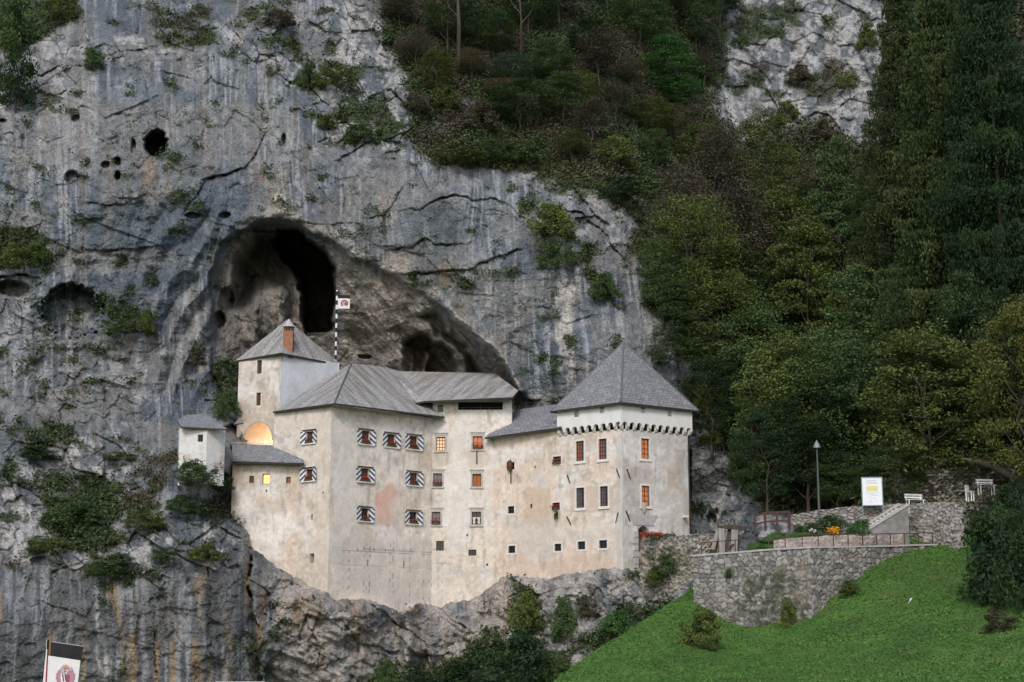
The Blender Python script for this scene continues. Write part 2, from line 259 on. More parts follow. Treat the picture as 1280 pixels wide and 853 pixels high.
def cliff_depth():
    Y = BASE(PXg, PYg)
    dz = sdpoly(PXg + (wpx - PXg) * .6, PYg + (wpy - PYg) * .9 + 1.5 * vn(PXg / 3.5, PYg / 3.5, s=15), ZONE); Y = np.where(dz > 0, Y * (1 - ss(0, 3, dz)) + np.maximum(Y, 148.5) * ss(0, 3, dz), Y)
    r = sdpoly(PXg + (wpx - PXg) * .55, PYg + (wpy - PYg) * .55, R1); rin = ss(0, 70, r); up = ss(560, 470, PYg)
    Y = Y + (3.4 * rin + 1.7 * ss(0, 8, r) * np.maximum(np.maximum(ss(470, 400, PXg), ss(560, 600, PXg)), .6)) * up
    lip = np.exp(-((r + 8) / 9) ** 2) * (PYg < 500); Y = Y - 0.6 * lip
    for H, d, wd in ((H1, 20, 9), (HL, 7, 26),  (H2, 6, 8), (H3, 3.5, 14)): Y = Y + d * ss(-1, wd, sdpoly(wpx, wpy, H))
    Y = Y - 2.2 * np.exp(-((wpx - 318 - (wpy - 420) * -.1) / 9) ** 2) * ss(360, 400, wpy) * ss(500, 450, wpy)
    Y = Y - 2.5 * np.exp(-((wpx - 352) / 12) ** 2) * ss(330, 370, wpy) * ss(500, 430, wpy)
    Y = Y - 2.5 * (np.exp(-((wpx - 510) / 9) ** 2) * ss(425, 440, wpy)) - 3 * np.exp(-((wpx - 529) / 4.5) ** 2) * ss(432, 440, wpy) * ss(475, 470, wpy)
    Y = Y - 2.2 * np.exp(-(dline(wpx * .5 + PXg * .5, wpy * .5 + PYg * .5, [(560, 384), (588, 408), (610, 430), (631, 456), (652, 490)])[0] / 7) ** 2)
    for x, y, rx, ry, d in HOLES:
        if d: Y = Y + d * ss(1.12, .82, (.09 * vn(PXg / 3.5, PYg / 3.5, s=13) + .06 * vn(PXg / 1.8, PYg / 1.8, s=14)) + np.hypot((wpx * .35 + PXg * .65 - x) / rx, (wpy * .35 + PYg * .65 - y) / ry))
    return Y, r
Yb, RR = cliff_depth()
Pb = U(PXg, PYg, Yb); Xb, Zb = Pb[..., 0], Pb[..., 2]
YB0 = U(PXg, PYg, 140 + 0 * Yb); Xn, Zn = YB0[..., 0], YB0[..., 2]
R1x = 0
def maskof(L, warp=1.0):
    m = np.zeros_like(PXg)
    for p, a in L: m = np.maximum(m, a * ss(-9, 9, sdpoly(PXg + (wpx - PXg) * 2 * warp, PYg + (wpy - PYg) * 2 * warp, p)))
    return m
pale = np.clip(maskof(PALE), 0, 1.25); warm = maskof(WARM)
hill = np.maximum(ss(-20, 10, sdpoly(PXg, PYg, VEG[-4][0])), ss(-6, 6, sdpoly(PXg, PYg, [(1000, 628), (1440, 560), (1440, 960), (700, 960), (860, 800), (868, 745), (985, 715)])))
hill = hill * (1 - ss(-4, 8, sdpoly(PXg, PYg, PALE[7][0])))
# vertical fluting of the clean faces, broken blocks where the limestone is fractured
wx = Xn + 1.3 * vn(Xn / 7, Zn / 9, s=21) + .4 * vn(Xn / 2, Zn / 3, s=22); slant = Xn + .35 * vn(Xn / 5, Zn / 9, s=23) + .12 * vn(Xn / 1.2, Zn / 3, s=24) + 0.04 * Zn
flute = fbm(slant / 2.4, Zn / 13, Yb / 60, 4, 31, .55)
big = fbm(Xn / 13, Zn / 16, Yb / 50, 3, 41)
mid = fbm(wx / 4.5, Zn / 4.5, Yb / 12, 4, 51, .55)
rid = fbm(wx / 3.2, Zn / 2.6, Yb / 9, 5, 61, .58, True)
a1, a2, ai = worley(wx / 2.4 + .12 * Zn, Zn / 1.9 + .1 * wx, 71); b1, b2, bi = worley(wx / .95 - .2 * Zn, Zn / .8 + 5, 72); c1, c2, ci = worley(wx / 5.5, Zn / 4.5 + .1 * Xn, 73)
led = np.abs(((Zn + .35 * Xn + 2.2 * vn(Xn / 9, Zn / 9, s=81)) / 5.2) % 1 - .5) * 2
fr = np.clip(.22 + pale * .9 + .8 * ss(-6, 10, sdpoly(PXg, PYg, [(330, 715), (620, 725), (760, 715), (800, 720), (720, 860), (330, 870)])), 0, 1.2)
rug = ss(.1, .9, vn(Xn / 16, Zn / 14, s=83) * .5 + .5)
slab_ = np.exp(-((PXg - 235) / 55) ** 2) * ss(230, 290, PYg) * ss(560, 470, PYg)
D = 2.7 * big + 1.5 * np.abs(vn(Xn / 9, Zn / 12, s=44)) + (.7 + .8 * rug) * mid + slab_ * 1.6 * (np.abs(((Xn - .45 * Zn) / 2.6 + .5 * vn(Xn / 4, Zn / 6, s=45)) % 1 - .5) * 2 - .5) + .55 * flute * (1 - .5 * np.clip(pale, 0, 1)) - (.25 + .35 * fr) * rid
D = D + (ai - .5) * (.16 + .85 * fr) + (ci - .5) * .35 * (.4 + rug) + (bi - .5) * (.12 + .42 * fr) + .35 * fr * a1 + .10 * (led > .9) * 1.4 * rug
D = D + .22 * fbm(Xn / .8, Zn / .9, Yb / 2, 4, 91, .75) * (.6 + fr)
calm = ss(6, -4, sdpoly(PXg, PYg, ZONE)); calm = .25 + .75 * calm
castle_rock = ss(-6, 10, sdpoly(PXg, PYg, [(330, 715), (620, 725), (760, 715), (800, 720), (720, 860), (330, 870)])); strata = fbm((slant * .5 + Zn * .9) / 1.1, (Xn * .9 - Zn) / 5, None, 4, 95, .6, True)
rec_ = ss(0, 20, RR) * ss(540, 500, PYg); diag = fbm((Xn + .75 * Zn) / 1.1 + .3 * vn(Xn / 3, Zn / 3, s=46), (Zn - .75 * Xn) / 8, Yb / 40, 4, 47, .6); D = D - .9 * rec_ * diag * ss(420, 470, PXg) - .5 * rec_ * fbm(wx / 1.2, Zn / 8, None, 3, 48) * ss(430, 380, PXg)
hs_ = np.hypot((PXg - 252) / 48, (PYg - 570) / 45); D = D * (.2 + .8 * ss(.7, 1.3, hs_))
D = D - castle_rock * (.5 * strata - .9 * (a1 - .4) + .35 * (c1 - .4))
contd, _ = dline(PXg, PYg, CONTOUR[1:25]); D = D * (.25 + .75 * ss(0, 16, contd)); D = D * (1 - .55 * hill) * calm
groove = np.zeros_like(PXg); step = np.zeros_like(PXg)
for pts, a in CRACKS:
    x0 = min(p[0] for p in pts) - 30; x1 = max(p[0] for p in pts) + 30; y0 = min(p[1] for p in pts) - 30; y1 = max(p[1] for p in pts) + 30
    jx = np.where((xs > x0) & (xs < x1))[0]; jy = np.where((ys > y0) & (ys < y1))[0]; sl = np.ix_(jy, jx)
    d, sg = dline(wpx[sl] * .7 + PXg[sl] * .3, wpy[sl] * .7 + PYg[sl] * .3, pts); wd = .6 + .42 * a
    n = ss(-.5, .3, vn(PXg[sl] / 14, PYg[sl] / 14, s=97))
    groove[sl] = np.maximum(groove[sl], a * np.exp(-(d / wd) ** 2) * (.05 + .95 * n) * (.6 + .6 * vn(PXg[sl] / 4, PYg[sl] / 4, s=98))); step[sl] += np.exp(-(d / 11) ** 2) * a * .35 * np.where(sg < 0, -1, .4)
# generic hairline joints
jn = np.exp(-((a2 - a1) / .05) ** 2) * .45 * ss(.2, .7, vn(Xn / 4, Zn / 4, s=100)) * np.clip(fr, .15, 1) + np.exp(-((b2 - b1) / .08) ** 2) * .3 * ss(.1, .5, vn(Xn / 3, Zn / 3, s=101)) * np.clip(fr, .2, 1)
D = D + 1.1 * groove + step + .5 * jn
Yc = Yb + D
Pc = U(PXg, PYg, Yc)
def DEPTH(px, py):
    i = np.clip(np.searchsorted(ys, py), 0, len(ys) - 1); j = np.clip(np.searchsorted(xs, px), 0, len(xs) - 1); return Yc[i, j]
# --- minerals, and the cave shade painted in
def mixc(c, t, m): return c * (1 - m[..., None]) + np.array(t) * m[..., None]
tone = vn(Xn / 6, Zn / 7, s=111) * .5 + vn(Xn / 2, Zn / 2.5, s=112) * .3
tone2 = vn(Xn / 15, Zn / 13, s=113) + .5 * vn(Xn / 5, Zn / 9, s=114); C = np.zeros(PXg.shape + (3,)) + np.array([.156, .180, .197]); C = C * (1 + .42 * tone)[..., None]; C = mixc(C, (.10, .128, .16), .7 * ss(.05, .8, tone2)); C = mixc(C, (.27, .265, .255), .6 * ss(.1, .9, -tone2))
st = fbm(slant / .5, Zn / 7, Yb / 60, 4, 121, .6) + .25 * vn(Xn / 3, Zn / 3.5, s=126); st2 = fbm(slant / 1.6, Zn / 22, None, 3, 122); zone = ss(-.25, .35, vn(Xn / 7, Zn / 10, s=123)) * (1 - .8 * np.clip(pale, 0, 1)) * ss(-.1, .1, .6 - rug * .4)
C = mixc(C, (.10, .118, .145), .85 * ss(.0, .4, st2) * zone); C = mixc(C, (.08, .09, .10), .5 * ss(.1, .45, fbm(slant / .5, Zn / 9, None, 3, 125, .6)) * zone)
C = mixc(C, (.36, .39, .43), .7 * ss(.08, .5, st) * zone); C = mixc(C, (.46, .48, .50), .5 * ss(.15, .4, fbm(slant / .28, Zn / 7, None, 3, 124, .6)) * zone)
C = mixc(C, (.24, .235, .225), .5 * ss(0, .5, vn(Xn / 4.4, Zn / 3.3, s=131)))
sp = fbm(Xn / 1.1, Zn / 1.4, Yb / 3, 4, 133, .65)
C = mixc(C, (.44, .44, .435), np.clip(ss(.02, .42, sp + .25 * (pale - .35)) * (.35 + .6 * pale), 0, .95))
C = mixc(C, (.075, .08, .085), .6 * ss(.12, .5, fbm(Xn / .9, Zn / 1.0, Yb / 3, 4, 137, .65)) * (1 - .3 * zone))
C = mixc(C, (.07, .075, .08), .55 * ss(.1, .5, -rid) * fr)
wn = ss(-.15, .45, fbm(slant / 1.5, Zn / 4.5, None, 4, 141))
C = mixc(C, (.36, .31, .25), warm * .6 * wn); C = mixc(C, (.34, .215, .11), warm * .6 * ss(.25, .55, fbm(slant / .8, Zn / 5, None, 3, 142)))
C = mixc(C, (.25, .20, .15), .2 * ss(.35, .6, vn(slant / 1.2, Zn / 5, s=143)) * (1 - hill))
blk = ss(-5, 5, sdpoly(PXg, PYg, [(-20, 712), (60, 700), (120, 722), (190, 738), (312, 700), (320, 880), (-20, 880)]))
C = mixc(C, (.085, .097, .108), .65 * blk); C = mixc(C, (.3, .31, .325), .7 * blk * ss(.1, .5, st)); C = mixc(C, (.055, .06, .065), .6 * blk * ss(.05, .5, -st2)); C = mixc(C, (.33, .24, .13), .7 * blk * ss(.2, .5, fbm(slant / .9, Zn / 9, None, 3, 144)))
C = mixc(C, (.42, .385, .35), castle_rock * .75 * ss(-.35, .35, sp + .3 * strata)); C = mixc(C, (.17, .155, .14), castle_rock * .5 * ss(0, .6, -strata))
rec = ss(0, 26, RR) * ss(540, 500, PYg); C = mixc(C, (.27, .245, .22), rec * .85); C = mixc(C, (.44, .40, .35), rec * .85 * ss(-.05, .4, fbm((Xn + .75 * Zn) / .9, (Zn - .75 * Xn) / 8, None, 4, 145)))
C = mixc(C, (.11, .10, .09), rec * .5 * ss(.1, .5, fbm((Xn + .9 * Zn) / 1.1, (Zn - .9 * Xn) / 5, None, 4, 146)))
C = mixc(C, (.12, .115, .105), rec * .5 * ss(440, 400, PXg)); lipm = np.exp(-((RR + 5) / 6) ** 2) * (PYg < 500) * (PXg > 330); C = mixc(C, (.37, .34, .30), .7 * lipm * ss(-.4, .3, sp)); C = mixc(C, (.46, .43, .39), .8 * ss(7, 2, dline(wpx, wpy, [(430, 308), (480, 330), (530, 358), (562, 384), (588, 408), (610, 430), (631, 456), (652, 490)])[0]) * ss(-.5, .2, sp))  # left of the recess darkened in colour, standing in for cave shade
C = mixc(C, (.33, .29, .24), .8 * ss(6, 2, np.abs(wpx - 529)) * ss(432, 440, wpy) * ss(475, 470, wpy))
for x0, x1, y0, y1, a in VSTREAK:
    m = ss(x0 - 2, x0 + 3, wpx + (PYg - y0) * -.02) * ss(x1 + 2, x1 - 3, wpx + (PYg - y0) * -.02) * ss(y0 - 10, y0 + 14, PYg) * ss(y1 + 6, y1 - 14, PYg); C = mixc(C, (.50, .48, .45), a * m * ss(-.6, .3, sp))
m = ss(-3, 3, sdpoly(wpx, wpy, [(345, 245), (357, 246), (358, 276), (346, 272)])); C = mixc(C, (.6, .58, .56), .8 * m)
C = mixc(C, (.03, .03, .03), np.clip(groove * .8, 0, .85)); C = mixc(C, (.05, .055, .055), np.clip(jn * (.7 + 1.2 * np.clip(pale, 0, 1)), 0, .85)); C = mixc(C, (.08, .085, .09), .75 * np.clip(pale + castle_rock, 0, 1) * ss(.30, .6, fbm(Xn / .8, Zn / 1.1, Yb / 3, 4, 139, .7)))
# soil, turf and moss
vegm = [np.zeros_like(PXg) for _ in range(3)]
vnz = fbm(Xn / 3.6, Zn / 2.3, Yb / 8, 4, 151, .6) * .5 + .5
for p, a, k in VEG:
    v = a * ss(-10, 10, sdpoly(PXg + (wpx - PXg) * 2.2, PYg + (wpy - PYg) * 2.2, p)); vegm[k] = np.maximum(vegm[k], v)
vall = np.maximum(np.maximum(vegm[0], vegm[1]), vegm[2]); base_sp = .13
vden = ss(0, .14, vnz + np.clip(vall, 0, 1) * .62 - .80) * (vall > .01)
spv = ss(.0, .06, fbm(Xn / 1.3, Zn / 1.0, Yb / 4, 4, 155, .6) + .12 * vn(Xn / 8, Zn / 8, s=156) - .33) * (1 - blk * .6) * (1 - castle_rock * .8) * (1 - rec); vden = np.maximum(vden, spv * .8)
slopeM = maskof([(VEG[5][0], 1.0)]); vden = np.maximum(vden, slopeM * ss(-.35, .0, vnz - .45 + .0 * vn(Xn, Zn)) * .95); vden *= calm > .6
gt = vn(Xn / 2.5, Zn / 2.5, s=161) * .5 + .5
vc = np.zeros_like(C) + np.array([.045, .062, .026]); vc = mixc(vc, (.075, .06, .042), np.clip(vegm[2] / (vall + .01), 0, 1) * .85 * ss(.3, .7, gt)); vc = mixc(vc, (.072, .082, .03), np.clip(vegm[1] / (vall + .01), 0, 1) * .8 * gt)
vc = mixc(vc, (.05, .09, .03), (1 - gt) * .4)
C = C * (1 - (vden * .85)[..., None]) + vc * (vden * .85)[..., None]
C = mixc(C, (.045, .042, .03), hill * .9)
lawn = ss(-2, 2, sdpoly(wpx, wpy, [(922, 692), (945, 676), (985, 662), (1070, 648), (1100, 650), (1090, 692)])); C = mixc(C, (.05, .12, .025), lawn)
ledge = ss(2.5, 1, dline(PXg, PYg, [(58, 427), (120, 428)])[0]); C = mixc(C, (.3, .29, .27), ledge * .7)
hf = .45 * fbm(Xn / .45, Zn / .5, Yb / 1.5, 3, 171, .8); C = C * (1 + .42 * hf * (1 - hill) * (.5 + .5 * ss(4, -4, sdpoly(PXg, PYg, ZONE))))[..., None]
C = np.clip(C, .01, .8)
ny, nx = PXg.shape; idx = np.arange(ny * nx).reshape(ny, nx)
q = np.stack([idx[:-1, :-1], idx[1:, :-1], idx[1:, 1:], idx[:-1, 1:]], -1).reshape(-1, 4)
hm = (hill[:-1, :-1] > .5).ravel()
def submesh(name, sel, m):
    fq = q[sel]; u, inv = np.unique(fq, return_inverse=True)
    o = newmesh(name, Pc.reshape(-1, 3)[u], inv.reshape(-1, 4), m, None, C.reshape(-1, 3)[u], smooth=False); return o
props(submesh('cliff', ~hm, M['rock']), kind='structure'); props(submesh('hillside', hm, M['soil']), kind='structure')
g = MB(); g.add([(-2500, -2500, 0), (2500, -2500, 0), (2500, 2500, -9), (-2500, 2500, -9)], [(0, 1, 2, 3)]); gm = varied('valley_grass', (.04, .07, .025), (.07, .1, .035), .3)
props(g.build('ground', gm), kind='structure')
# ------------------------------------------------------------------ roofs, glass, wood
def roofmat(name, c1, c2, c3, course=.28, bw=.35, streak=1.0, bump=.04):
    m = mat(name, c1, .85, .25); b = m.node_tree.nodes['Principled BSDF']
    uv = nd(m, 'ShaderNodeUVMap'); br = nd(m, 'ShaderNodeTexBrick'); br.inputs['Scale'].default_value = 1; br.inputs['Brick Width'].default_value = bw; br.inputs['Row Height'].default_value = course
    br.inputs['Mortar Size'].default_value = .025; br.inputs['Color1'].default_value = (*c1, 1); br.inputs['Color2'].default_value = (*c2, 1); br.inputs['Mortar'].default_value = (c1[0] * .7, c1[1] * .7, c1[2] * .7, 1); lk(m, uv.outputs[0], br.inputs[0])
    mp = nd(m, 'ShaderNodeMapping'); mp.inputs['Scale'].default_value = (1.1, .14, 1); mp.inputs['Rotation'].default_value = (0, 0, .25); lk(m, uv.outputs[0], mp.inputs[0]); nz = nd(m, 'ShaderNodeTexNoise'); nz.inputs['Scale'].default_value = 1.2; nz.inputs['Detail'].default_value = 7; nz.inputs['Roughness'].default_value = .7; lk(m, mp.outputs[0], nz.inputs[0])
    r = nd(m, 'ShaderNodeValToRGB'); r.color_ramp.elements[0].position = .44; r.color_ramp.elements[1].position = .6; lk(m, nz.outputs['Fac'], r.inputs[0])
    mm = nd(m, 'ShaderNodeMath', operation='MULTIPLY'); mm.inputs[1].default_value = .75 * streak; lk(m, r.outputs[0], mm.inputs[0])
    mx = nd(m, 'ShaderNodeMix', data_type='RGBA'); lk(m, mm.outputs[0], mx.inputs['Factor']); lk(m, br.outputs[0], mx.inputs['A']); mx.inputs['B'].default_value = (*c3, 1); 
    n2 = nd(m, 'ShaderNodeTexNoise'); n2.inputs['Scale'].default_value = 5; n2.inputs['Detail'].default_value = 6; lk(m, uv.outputs[0], n2.inputs[0]); mr = nd(m, 'ShaderNodeMapRange'); mr.inputs[1].default_value = .3; mr.inputs[2].default_value = .7; mr.inputs[3].default_value = .72; mr.inputs[4].default_value = 1.25; lk(m, n2.outputs['Fac'], mr.inputs[0])
    vm = nd(m, 'ShaderNodeVectorMath', operation='SCALE'); lk(m, mx.outputs['Result'], vm.inputs[0]); lk(m, mr.outputs[0], vm.inputs['Scale']); lk(m, vm.outputs[0], b.inputs['Base Color'])
    ad = nd(m, 'ShaderNodeMath', operation='ADD'); lk(m, br.outputs['Fac'], ad.inputs[0]); mn = nd(m, 'ShaderNodeMath', operation='MULTIPLY'); mn.inputs[1].default_value = -.8; lk(m, n2.outputs['Fac'], mn.inputs[0]); lk(m, mn.outputs[0], ad.inputs[1])
    bp = nd(m, 'ShaderNodeBump'); bp.invert = True; bp.inputs['Distance'].default_value = bump; lk(m, ad.outputs[0], bp.inputs['Height']); lk(m, bp.outputs[0], b.inputs['Normal'])
    return m
M['shingle'] = roofmat('weathered_shingle', (.37, .375, .375), (.43, .43, .42), (.20, .175, .15), .22, .5, 1.15)
M['shingle_dark'] = roofmat('slate_shingle', (.20, .21, .225), (.31, .32, .335), (.15, .15, .155), .26, .42, .5)
M['wood'] = varied('old_wood', (.06, .045, .035), (.13, .10, .08), 2.5, .9, .02, (1, 1, .15))
M['eave_wood'] = varied('eave_wood', (.03, .026, .022), (.06, .05, .042), 3)
M['sash'] = varied('brown_sash', (.085, .038, .022), (.13, .055, .035), 5)
M['stone_trim'] = varied('stone_trim', (.36, .34, .31), (.52, .50, .47), 5, .9, .01)
M['white_trim'] = varied('white_trim', (.60, .58, .54), (.74, .72, .68), 4, .9, .01)
M['grey_stone'] = varied('grey_stone', (.36, .355, .355), (.50, .495, .485), 4, .9, .02)
M['dark_glass'] = mat('dark_glass', (.012, .013, .015), .15, .5)
M['grey_glass'] = mat('grey_glass', (.12, .12, .14), .2, .5)
M['red_glass'] = mat('red_brown_pane', (.10, .045, .03), .3, .5)  # reddish-brown closed pane, the colour is its own
M['iron'] = mat('dark_iron', (.03, .028, .027), .6, .4, .4)
M['lit_yellow'] = emat('lit_window_yellow', (1.0, .50, .17), .8)
M['lit_warm'] = emat('lit_window_pale', (.85, .50, .30), .32)
M['lit_orange'] = emat('lit_window_orange', (.52, .17, .065), .16)
M['dim_orange'] = emat('dim_window_orange', (.30, .10, .06), .07)
M['orange_wood'] = varied('orange_shutter_wood', (.33, .10, .04), (.42, .14, .06), 6)
M['curtain'] = mat('white_curtain', (.6, .52, .47), .9)
def stripe(name, sgn):
    m = mat(name, (.7, .7, .7), .7, .3); b = m.node_tree.nodes['Principled BSDF']; tc = nd(m, 'ShaderNodeTexCoord'); sx = nd(m, 'ShaderNodeSeparateXYZ'); lk(m, tc.outputs['Object'], sx.inputs[0])
    a = nd(m, 'ShaderNodeMath', operation='MULTIPLY'); a.inputs[1].default_value = sgn * 1.9; lk(m, sx.outputs[0], a.inputs[0]); c = nd(m, 'ShaderNodeMath', operation='MULTIPLY'); c.inputs[1].default_value = 2.35; lk(m, sx.outputs[2], c.inputs[0])
    d = nd(m, 'ShaderNodeMath', operation='ADD'); lk(m, a.outputs[0], d.inputs[0]); lk(m, c.outputs[0], d.inputs[1]); f = nd(m, 'ShaderNodeMath', operation='FRACT'); lk(m, d.outputs[0], f.inputs[0]); gk = nd(m, 'ShaderNodeMath', operation='GREATER_THAN'); gk.inputs[1].default_value = .55; lk(m, f.outputs[0], gk.inputs[0])
    mx = nd(m, 'ShaderNodeMix', data_type='RGBA'); lk(m, gk.outputs[0], mx.inputs['Factor']); mx.inputs['A'].default_value = (.66, .67, .68, 1); mx.inputs['B'].default_value = (.03, .055, .11, 1); lk(m, mx.outputs['Result'], b.inputs['Base Color']); return m
M['stripeL'] = stripe('striped_shutter_paint_rising', -1); M['stripeR'] = stripe('striped_shutter_paint_falling', 1)
M['geranium'] = varied('geranium_red', (.28, .012, .018), (.50, .04, .04), 9); M['boxleaf'] = varied('geranium_leaf', (.025, .05, .015), (.06, .10, .03), 9)
# ------------------------------------------------------------------ castle: walls with real openings
class Wall:
    def __init__(s, A, B):  # A, B: (px, py, Y) at plan ends, left to right as seen
        a = UV3(*A); b = UV3(*B); s.a = Vector((a.x, a.y, 0)); s.b = Vector((b.x, b.y, 0)); s.d = (s.b - s.a).normalized(); s.L = (s.b - s.a).length
        s.n = Vector((s.d.y, -s.d.x, 0)); s.ops = []
        if s.n.y > 0: s.n = -s.n
    def hit(s, px, py):
        o = Vector((0, 0, CAMZ)); r = UV3(px, py, 1.0) - o; t = (s.a - o).dot(s.n) / r.dot(s.n); P = o + r * t; return (P - s.a).dot(s.d), P.z
    def at(s, u, z, out=0.0): return s.a + s.d * u + s.n * out + Vector((0, 0, z))
    def rect(s, px, py, wp, hp):
        u0, _ = s.hit(px - wp / 2, py); u1, _ = s.hit(px + wp / 2, py); u, z = s.hit(px, py); _, z0 = s.hit(px, py + hp / 2); _, z1 = s.hit(px, py - hp / 2); return [u0, u1, z0, z1]
    def build(s, name, parent, z0, z1, paint, mt, step=.12, u0=0, u1=None, disp=.055, ztop=None, depth=.38, thick=.5):
        u1 = s.L if u1 is None else u1
        def lines(a, b, cuts):
            base = list(np.linspace(a, b, max(2, int((b - a) / step) + 1))); cuts = [c for c in cuts if a < c < b]
            base = [x for x in base if all(abs(x - c) > step * .45 for c in cuts) or x in (base[0], base[-1])]
            return np.array(sorted(set(base + cuts)))
        us = lines(u0, u1, [c for o in s.ops for c in o[:2]]); zs = lines(z0, z1, [c for o in s.ops for c in o[2:]])
        Ug, Zg = np.meshgrid(us, zs); P = np.array(s.a) + Ug[..., None] * np.array(s.d); P[..., 2] = Zg
        edge = np.ones_like(Ug)
        for o in s.ops:
            e = np.maximum(np.maximum(o[0] - Ug, Ug - o[1]), np.maximum(o[2] - Zg, Zg - o[3])); edge = np.minimum(edge, ss(0, .3, e))
        e = np.minimum(ss(0, .01, Ug - us[0]) , ss(0, .01, us[-1] - Ug)); px, py = PR(P); c, dd = paint(px, py, Ug, Zg)
        P = P + (disp * fbm(P[..., 0] / 1.3, Zg / 1.3, P[..., 1] / 1.3, 4, 201) * edge * e + dd * edge * e)[..., None] * np.array(s.n)
        ny, nx = Ug.shape; id_ = np.arange(ny * nx).reshape(ny, nx); qq = np.stack([id_[:-1, :-1], id_[:-1, 1:], id_[1:, 1:], id_[1:, :-1]], -1).reshape(-1, 4)
        um = ((us[:-1] + us[1:]) / 2)[None, :] + 0 * ((zs[:-1] + zs[1:]) / 2)[:, None]; zm = 0 * um + ((zs[:-1] + zs[1:]) / 2)[:, None]; keep = np.ones(um.shape, bool)
        for o in s.ops: keep &= ~((um > o[0]) & (um < o[1]) & (zm > o[2]) & (zm < o[3]))
        V = [P.reshape(-1, 3)]; Fq = [qq[keep.ravel()]]; CC = [c.reshape(-1, 3)]; nb = ny * nx
        def quad(pts, col):
            nonlocal nb; V.append(np.array([tuple(p) for p in pts])); Fq.append(np.arange(nb, nb + 4).reshape(1, 4)); CC.append(np.tile(col, (4, 1))); nb += 4
        for o in s.ops:
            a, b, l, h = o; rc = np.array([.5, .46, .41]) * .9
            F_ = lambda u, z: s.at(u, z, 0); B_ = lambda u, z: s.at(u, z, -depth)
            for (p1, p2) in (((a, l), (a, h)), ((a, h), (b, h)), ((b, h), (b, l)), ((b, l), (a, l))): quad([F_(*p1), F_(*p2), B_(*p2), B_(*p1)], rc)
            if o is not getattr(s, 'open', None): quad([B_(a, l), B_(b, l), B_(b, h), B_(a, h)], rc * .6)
        # returned ends and top so that it reads as a thick wall from the side
        for u in (us[0], us[-1]): quad([s.at(u, z0), s.at(u, z1), s.at(u, z1, -thick), s.at(u, z0, -thick)], np.array([.5, .46, .41]))
        quad([s.at(us[0], z1), s.at(us[-1], z1), s.at(us[-1], z1, -thick), s.at(us[0], z1, -thick)], np.array([.45, .42, .38]))
        return newmesh(name, np.concatenate(V), np.concatenate(Fq), mt, parent, np.concatenate(CC), smooth=False)
def zof(px, py, Y): return UV3(px, py, Y).z
